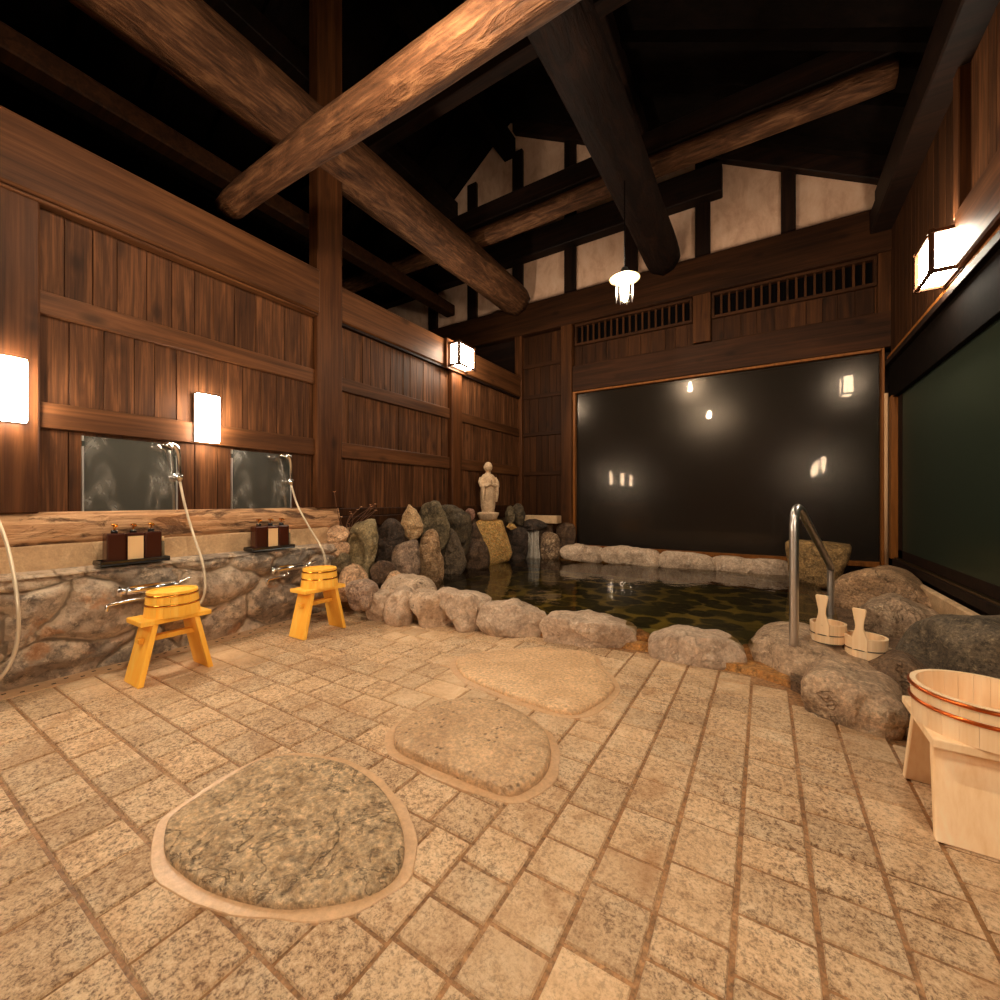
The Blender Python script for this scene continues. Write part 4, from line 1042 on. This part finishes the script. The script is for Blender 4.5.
# dried flowers on the ledge
t = empty('dried_flower_branch', (-3.17, 2.50, .59), 0, 'dried flower branch leaning on the wall post above the ledge', 'dried flowers')
q = MB(); tips = []
for k in range(16):
    p0 = Vector((R(-.03, .03), R(-.06, .06), 0)); p3 = Vector((R(-.05, .10), R(-.16, .34), R(.12, .34)))
    pm = p0.lerp(p3, .5)+Vector((R(-.03, .03), R(-.05, .05), R(.0, .06)))
    q.tube(spline([p0, pm, p3], 5), .0028, 5); tips.append(p3)
q.build('twigs', M_twig, t)
tips.append(Vector((-.02, -.10, .43)))
q = MB(); q.tube(spline([(0, 0, 0), (-.01, -.06, .2), (-.02, -.10, .43)], 5), .0025, 5); q.build('tall_twig', M_twig, t)
for p in tips:
    q = MB()
    for k in range(6):
        a = k*PI/3+R(0, .5); l = R(.014, .022); c = p
        d1 = Vector((math.cos(a), math.sin(a), R(-.2, .6))).normalized(); d2 = d1.cross(Vector((0, 0, 1))).normalized()
        q.add([c, c+d1*l*.6+d2*l*.4, c+d1*l, c+d1*l*.6-d2*l*.4, c+Vector((0, 0, -.002)), c+d1*l*.6+Vector((0, 0, -.003))], [(0, 1, 2, 3), (4, 1, 2), (4, 2, 3), (4, 0, 1), (4, 3, 0)], rt())
    q.build('flower_head', M_petal, t)

# ------------------------------------------------------------------ shower stations
def mirror(y0, y1, label):
    t = empty('wall_mirror', (-3.296, (y0+y1)/2, .885), 0, label, 'mirror', 'mirrors over the shower ledge')
    h = (y1-y0)/2
    q = MB(); q.box(0, .008, -h, h, 0, .43); q.build('mirror_glass', M_mirror, t)
    q = MB()
    for s_ in (-1, 1):
        q = MB(); q.box(-.004, .012, s_*h-.004, s_*h+.004, 0, .43); q.build('edge_strip', M_steel, t)
        q = MB(); q.box(-.004, .014, s_*h-.006, s_*h+.006, .37, .40); q.build('clip', M_chrome, t)
mirror(.81, 1.266, 'streaked steamed mirror left of the lamp between the mirrors')
mirror(1.607, 2.061, 'darker clean mirror nearest the thick wall post')

def shower(y, sag, label, mixer=True):
    t = empty('hand_shower', (-3.235, y, 1.10), 0, label, 'shower', 'hand showers on hoses')
    q = MB(); q.tube([(-.07, 0, 0), (-.012, 0, 0)], .012, 10); q.tube([(-.065, 0, 0), (-.055, 0, 0)], .026, 16); q.tube([(-.01, 0, -.022), (0, 0, .02)], .021, 14)
    q.build('holder', M_chrome, t)
    q = MB(); P = spline([(0, 0, -.03), (.004, -.004, .06), (.014, -.012, .14), (.022, -.03, .19), (.026, -.062, .205)], 6)
    q.tube(P, .013, 12, rs=[.011+.006*i/len(P) for i in range(len(P))]); q.build('handle', M_chrome, t)
    q = MB()
    c = Vector((.027, -.075, .198)); d_ = Vector((.10, -.45, -.9)).normalized()
    q.tube([c-d_*.02, c, c+d_*.018, c+d_*.022], .036, 18, rs=[.014, .030, .036, .034]); q.build('shower_head', M_chrome, t)
    hd = COL.objects[-1]
    q = MB(); q.tube([c+d_*.0205, c+d_*.0235], .030, 18); q.build('spray_face', M_blackp, hd)
    q = MB(); q.tube(spline(sag, 10), .0075, 10); q.build('hose', M_hose, t)
    return t
shower(1.262, [(0, 0, -.03), (.03, .02, -.2), (.11, .04, -.40), (.21, .04, -.54), (.25, .04, -.70), (.255, .0, -.80), (.25, -.07, -.76), (.20, -.12, -.64)], 'chrome hand shower with hose left of the lamp between the mirrors')
shower(2.03, [(0, 0, -.03), (.03, .04, -.2), (.10, .10, -.38), (.21, .13, -.54), (.25, .14, -.70), (.255, .09, -.80), (.25, .0, -.76), (.20, -.05, -.64)], 'chrome hand shower with hose beside the darker mirror')
shower(.45, [(0, 0, -.03), (.04, .02, -.2), (.12, .05, -.38), (.23, .06, -.6), (.25, .06, -.80), (.245, .02, -.95), (.23, -.07, -1.02), (.22, -.18, -.9), (.20, -.22, -.68)], 'shower hose hanging at the left edge of the photo')

def mixer(y, label):
    t = empty('shower_mixer', (-3.035, y, .44), 0, label, 'tap', 'chrome shower mixers')
    q = MB(); q.tube([(0, -.11, 0), (0, .11, 0)], .024, 18); q.box(-.02, .02, -.10, .10, .015, .028); q.build('mixer_body', M_chrome, t, bevel=.002)
    for s_ in (-1, 1):
        q = MB(); q.tube([(-.09, s_*.075, -.005), (0, s_*.075, 0)], .02, 14); q.build('wall_union', M_chrome, t)
    q = MB(); q.tube([(0, -.11, 0), (0, -.15, 0)], .021, 14)
    for a in range(4): q.tube([(0, -.135, 0), (.03*math.cos(a*PI/2+.4), -.135, .03*math.sin(a*PI/2+.4))], .006, 8)
    q.build('temperature_knob', M_chrome, t)
    q = MB(); q.tube([(0, .11, 0), (0, .14, 0)], .02, 14); q.tube(spline([(0, .135, 0), (.01, .16, .02), (.02, .20, .03)], 4), .007, 8); q.build('lever', M_chrome, t)
    q = MB(); q.tube(spline([(.0, -.02, -.02), (.012, -.03, -.045), (.03, -.08, -.05), (.05, -.19, -.055), (.053, -.205, -.06), (.053, -.208, -.085)], 6), .009, 12); q.build('spout', M_chrome, t)
    return t
mixer(1.035, 'chrome shower mixer above the nearer yellow stool')
mixer(1.90, 'chrome shower mixer above the farther yellow stool')

def bottle(x, y, z, kind, label):
    t = empty('pump_bottle', (x, y, z), 0, label, 'bottle', 'soap bottles on the black trays')
    q = MB(); q.box(-.038, .038, -.042, .042, 0, .165); bb = q.build('bottle_body', M_bottle, t, bevel=.008, seg=2)
    q = MB(); q.tube([(0, 0, .165), (0, 0, .182)], .016, 12); q.build('collar', M_blackp, t)
    q = MB(); q.tube([(0, 0, .18), (0, 0, .205)], .005, 8); q.tube(spline([(0, 0, .205), (.012, 0, .212), (.035, 0, .205)], 4), .007, 8); q.box(-.012, .012, -.012, .012, .205, .216); q.build('pump', M_gold, t, bevel=.002)
    if kind:
        q = MB(); q.box(.0378, .0392, -.036, .036, .006, .145); tag(q.build('bottle_label', M_label, bb), 'plain cream label')
    return t
for (y0, who, z) in ((.985, 'tray below the streaked mirror', .585), (1.795, 'tray below the darker mirror', .583)):
    tr = empty('soap_tray', (-3.125, y0, z), 0, 'black rimmed soap tray on the stone ledge, '+who.replace('tray ', ''), 'tray', 'black soap trays')
    q = MB(); q.box(-.06, .065, -.16, .16, 0, .012); q.box(-.06, -.05, -.16, .16, .012, .028); q.box(.055, .065, -.16, .16, .012, .028); q.box(-.05, .055, -.16, -.15, .012, .028); q.box(-.05, .055, .15, .16, .012, .028)
    q.build('tray', M_blackp, tr, bevel=.003)
    for k, (dy, kd, nm) in enumerate(((-.085, 0, 'dark brown pump bottle at the left end of the '), (.0, 1, 'pump bottle with a cream label in the middle of the '), (.085, 0, 'dark brown pump bottle third from the left on the '))):
        bottle(-3.122, y0+dy, z+.0125, kd, nm+who)
    t = empty('slim_bottle', (-3.105, y0+.138, z+.0125), 0, 'slim clear bottle at the right end of the '+who, 'bottle', 'soap bottles on the black trays')
    q = MB(); q.lathe([(.008, .0), (.0085, .09), (.006, .105)], n=16); q.build('bottle_body', M_clear, t)
    q = MB(); q.lathe([(.007, .105), (.007, .13), (.004, .133)], n=12); q.build('cap', M_label, t)

# ------------------------------------------------------------------ stools, buckets, pails, basin
def stool(loc, rz, L, W, Ht, m, label, tmod=0, zf=.62, poke=.02):
    """low bath stool: top plank along local y, two splayed plank legs, a stretcher"""
    t = empty('bath_stool', loc, rz, label, 'stool', None)
    th = .026
    q = MB(); q.box(-W/2, W/2, -L/2, L/2, Ht-th, Ht, .3+tmod); q.build('seat', m, t, bevel=.004, seg=2)
    for s_ in (-1, 1):
        q = MB(); yt, yb = s_*(L/2-.055), s_*(L/2+.012); lt = .026*s_
        q.hexa([(-W/2+.004, yb-lt, 0), (W/2-.004, yb-lt, 0), (W/2-.004, yb, 0), (-W/2+.004, yb, 0), (-W/2+.012, yt-lt, Ht-th), (W/2-.012, yt-lt, Ht-th), (W/2-.012, yt, Ht-th), (-W/2+.012, yt, Ht-th)], .5+s_*.1)
        q.build('leg', m, t, bevel=.003)
    zs = Ht*zf; ye = L/2-.055+(.067)*(1-zs/(Ht-th))+poke
    q = MB(); q.box(-.022, .022, -ye, ye, zs, zs+.026, .7); q.build('stretcher', m, t, bevel=.002)
    return t
stool((-2.765, 1.035, 0), 0, .325, .19, .33, M_yellow, 'yellow wooden bath stool nearest the left edge of the photo')
stool((-2.735, 1.925, 0), 0, .325, .18, .33, M_yellow, 'yellow wooden bath stool farther along by the pool rim', .1)
stool((.505, 1.82, 0), 0, .32, .21, .28, M_pale, 'pale wooden bath stool in the lower right corner', .05, .16, -.012)

def upside_bucket(loc, label):
    t = empty('bath_bucket', loc, R(0, 3), label, 'bucket', 'upturned yellow bath buckets')
    q = MB(); n_ = 24
    prof = [(.126, 0), (.116, .128), (.108, .128), (.107, .118)]
    for k in range(n_):
        a0, a1 = 2*PI*k/n_+.003, 2*PI*(k+1)/n_-.003; tt = rt()
        vs = []
        for a in (a0, (a0+a1)/2, a1):
            for r, z in ((.126, 0), (.114, .130), (.101, .130), (.112, 0)): vs.append((r*math.cos(a), r*math.sin(a), z))
        q.add(vs, [(0, 4, 5, 1), (4, 8, 9, 5), (1, 5, 6, 2), (5, 9, 10, 6), (2, 6, 7, 3), (6, 10, 11, 7), (3, 7, 4, 0), (7, 11, 8, 4), (0, 1, 2, 3), (8, 11, 10, 9)], tt)
    sv = q.build('staves', M_yellow, t)
    q = MB(); q.lathe([(.104, .114), (.104, .123)], n=32, smooth=False); q.build('bottom_board', M_yellow, t)
    for z in (.112, .062):
        r = .126-.012*z/.13
        q = MB(); q.lathe([(r-.004, z-.005), (r+.0022, z-.005), (r+.0030, z), (r+.0018, z+.005), (r-.004, z+.005)], n=40); q.build('hoop', M_gold, sv)
upside_bucket((-2.765, 1.045, .3302), 'upturned yellow bucket on the stool nearest the left edge')
upside_bucket((-2.735, 1.935, .3302), 'upturned yellow bucket on the farther stool by the pool rim')

def tub(name, loc, rz, ra, rb, h, m, hoopm, hoops, label, cat, handle=None, sy=1., flare=.0, th=.012, group=None, hr=.004):
    t = empty(name, loc, rz, label, cat, group)
    q = MB(); n_ = 26
    for k in range(n_):
        a0, a1 = 2*PI*k/n_+.002, 2*PI*(k+1)/n_-.002; tt = rt(); vs = []
        for a in (a0, (a0+a1)/2, a1):
            for r, z in ((ra, 0), (rb, h), (rb-th, h), (ra-th, 0)): vs.append((r*math.cos(a), sy*r*math.sin(a), z))
        q.add(vs, [(0, 4, 5, 1), (4, 8, 9, 5), (1, 5, 6, 2), (5, 9, 10, 6), (2, 6, 7, 3), (6, 10, 11, 7), (3, 7, 4, 0), (7, 11, 8, 4), (0, 1, 2, 3), (8, 11, 10, 9)], tt)
    sv = q.build('staves', m, t)
    q = MB(); q.lathe([(ra-th*.8, .006), (ra-th*.8, .02)], n=36, sy=sy, smooth=False); q.build('bottom_board', m, t)
    for f in hoops:
        r = ra+(rb-ra)*f; z = h*f; q = MB()
        q.tube([((r+.001)*math.cos(a*2*PI/48), sy*(r+.001)*math.sin(a*2*PI/48), z) for a in range(49)], hr, 8, caps=False); q.build('hoop', hoopm, sv)
    if handle is not None:
        q = MB(); a = handle; c = Vector((math.cos(a)*(rb-.004), sy*math.sin(a)*(rb-.004), h*.45)); tg = Vector((-math.sin(a), math.cos(a), 0)); ou = Vector((math.cos(a), math.sin(a), 0))
        pr = [(.032, 0), (.032, .06), (.024, .085), (.017, .115), (.017, .135), (.025, .18), (.029, .205), (.025, .214)]
        vs = []
        for w_, z in pr:
            for s1, s2 in ((-1, 0), (1, 0), (1, 1), (-1, 1)): vs.append(c+tg*w_*s1+ou*(.010*s2-.008+.03*z)+Vector((0, 0, z)))
        q.add(vs, [(i*4+k, i*4+(k+1) % 4, (i+1)*4+(k+1) % 4, (i+1)*4+k) for i in range(len(pr)-1) for k in range(4)]+[(3, 2, 1, 0), tuple(range(len(vs)-4, len(vs)))], .35)
        q.build('handle', m, t, bevel=.002)
    return t
tub('handled_pail', (.290, 2.90, .185), .35, .076, .081, .104, M_pale, M_iron, (.47, .03), 'pale wooden hand pail next to the steel handrail', 'pail', -2.35, group='wooden hand pails on the rim boulder', hr=.0025)
tub('handled_pail', (.440, 2.86, .140), .5, .084, .089, .112, M_pale, M_iron, (.47, .03), 'pale wooden hand pail farther from the steel handrail', 'pail', -2.5, group='wooden hand pails on the rim boulder', hr=.0025)
tub('wash_basin', (.545, 1.80, .2802), 0, .155, .160, .115, M_pale, M_copper, (.93, .58), 'pale round wooden basin with copper hoops on the pale stool', 'basin', sy=1., th=.014, hr=.0058)

# handrail
q = MB()
q.tube(spline([(.133, 2.79, .12), (.133, 2.79, .5), (.133, 2.79, .82)], 6)[:-1]+spline([(.133, 2.79, .82), (.138, 2.81, .875), (.152, 2.87, .905), (.175, 2.95, .89), (.20, 3.05, .84)], 6)[:-1]+spline([(.20, 3.05, .84), (.385, 3.80, .50), (.40, 3.88, .455), (.405, 3.90, .40), (.405, 3.90, -.2)], 6), .0215, 16)
o = q.build('handrail', M_steel); tag(o, 'bent steel handrail going from the rim boulder into the water', 'handrail')

# ------------------------------------------------------------------ camera, world, view
cam = bpy.data.cameras.new('camera'); co = bpy.data.objects.new('camera', cam); COL.objects.link(co)
cam.sensor_width = 36; cam.sensor_fit = 'HORIZONTAL'; cam.lens = 427*36/1000; cam.clip_start = .02
co.location = (0, 0, .95); co.rotation_euler = (PI/2, 0, math.atan(265/427))
SC.camera = co
wd = bpy.data.worlds.new('night'); SC.world = wd; wd.use_nodes = True
bg = wd.node_tree.nodes.get('Background') or wd.node_tree.nodes.new('ShaderNodeBackground')
bg.inputs[0].default_value = (.02, .025, .03, 1); bg.inputs[1].default_value = .1
SC.view_settings.view_transform = 'Standard'; SC.view_settings.look = 'None'; SC.view_settings.gamma = 1.0
SC.view_settings.use_curve_mapping = False
SC.view_settings.exposure = 1.9
try:
    SC.cycles.use_denoising = True
    SC.cycles.sample_clamp_indirect = 6.0
    SC.cycles.caustics_reflective = False; SC.cycles.caustics_refractive = False
    SC.cycles.max_bounces = 8; SC.cycles.transparent_max_bounces = 10
except Exception:
    pass
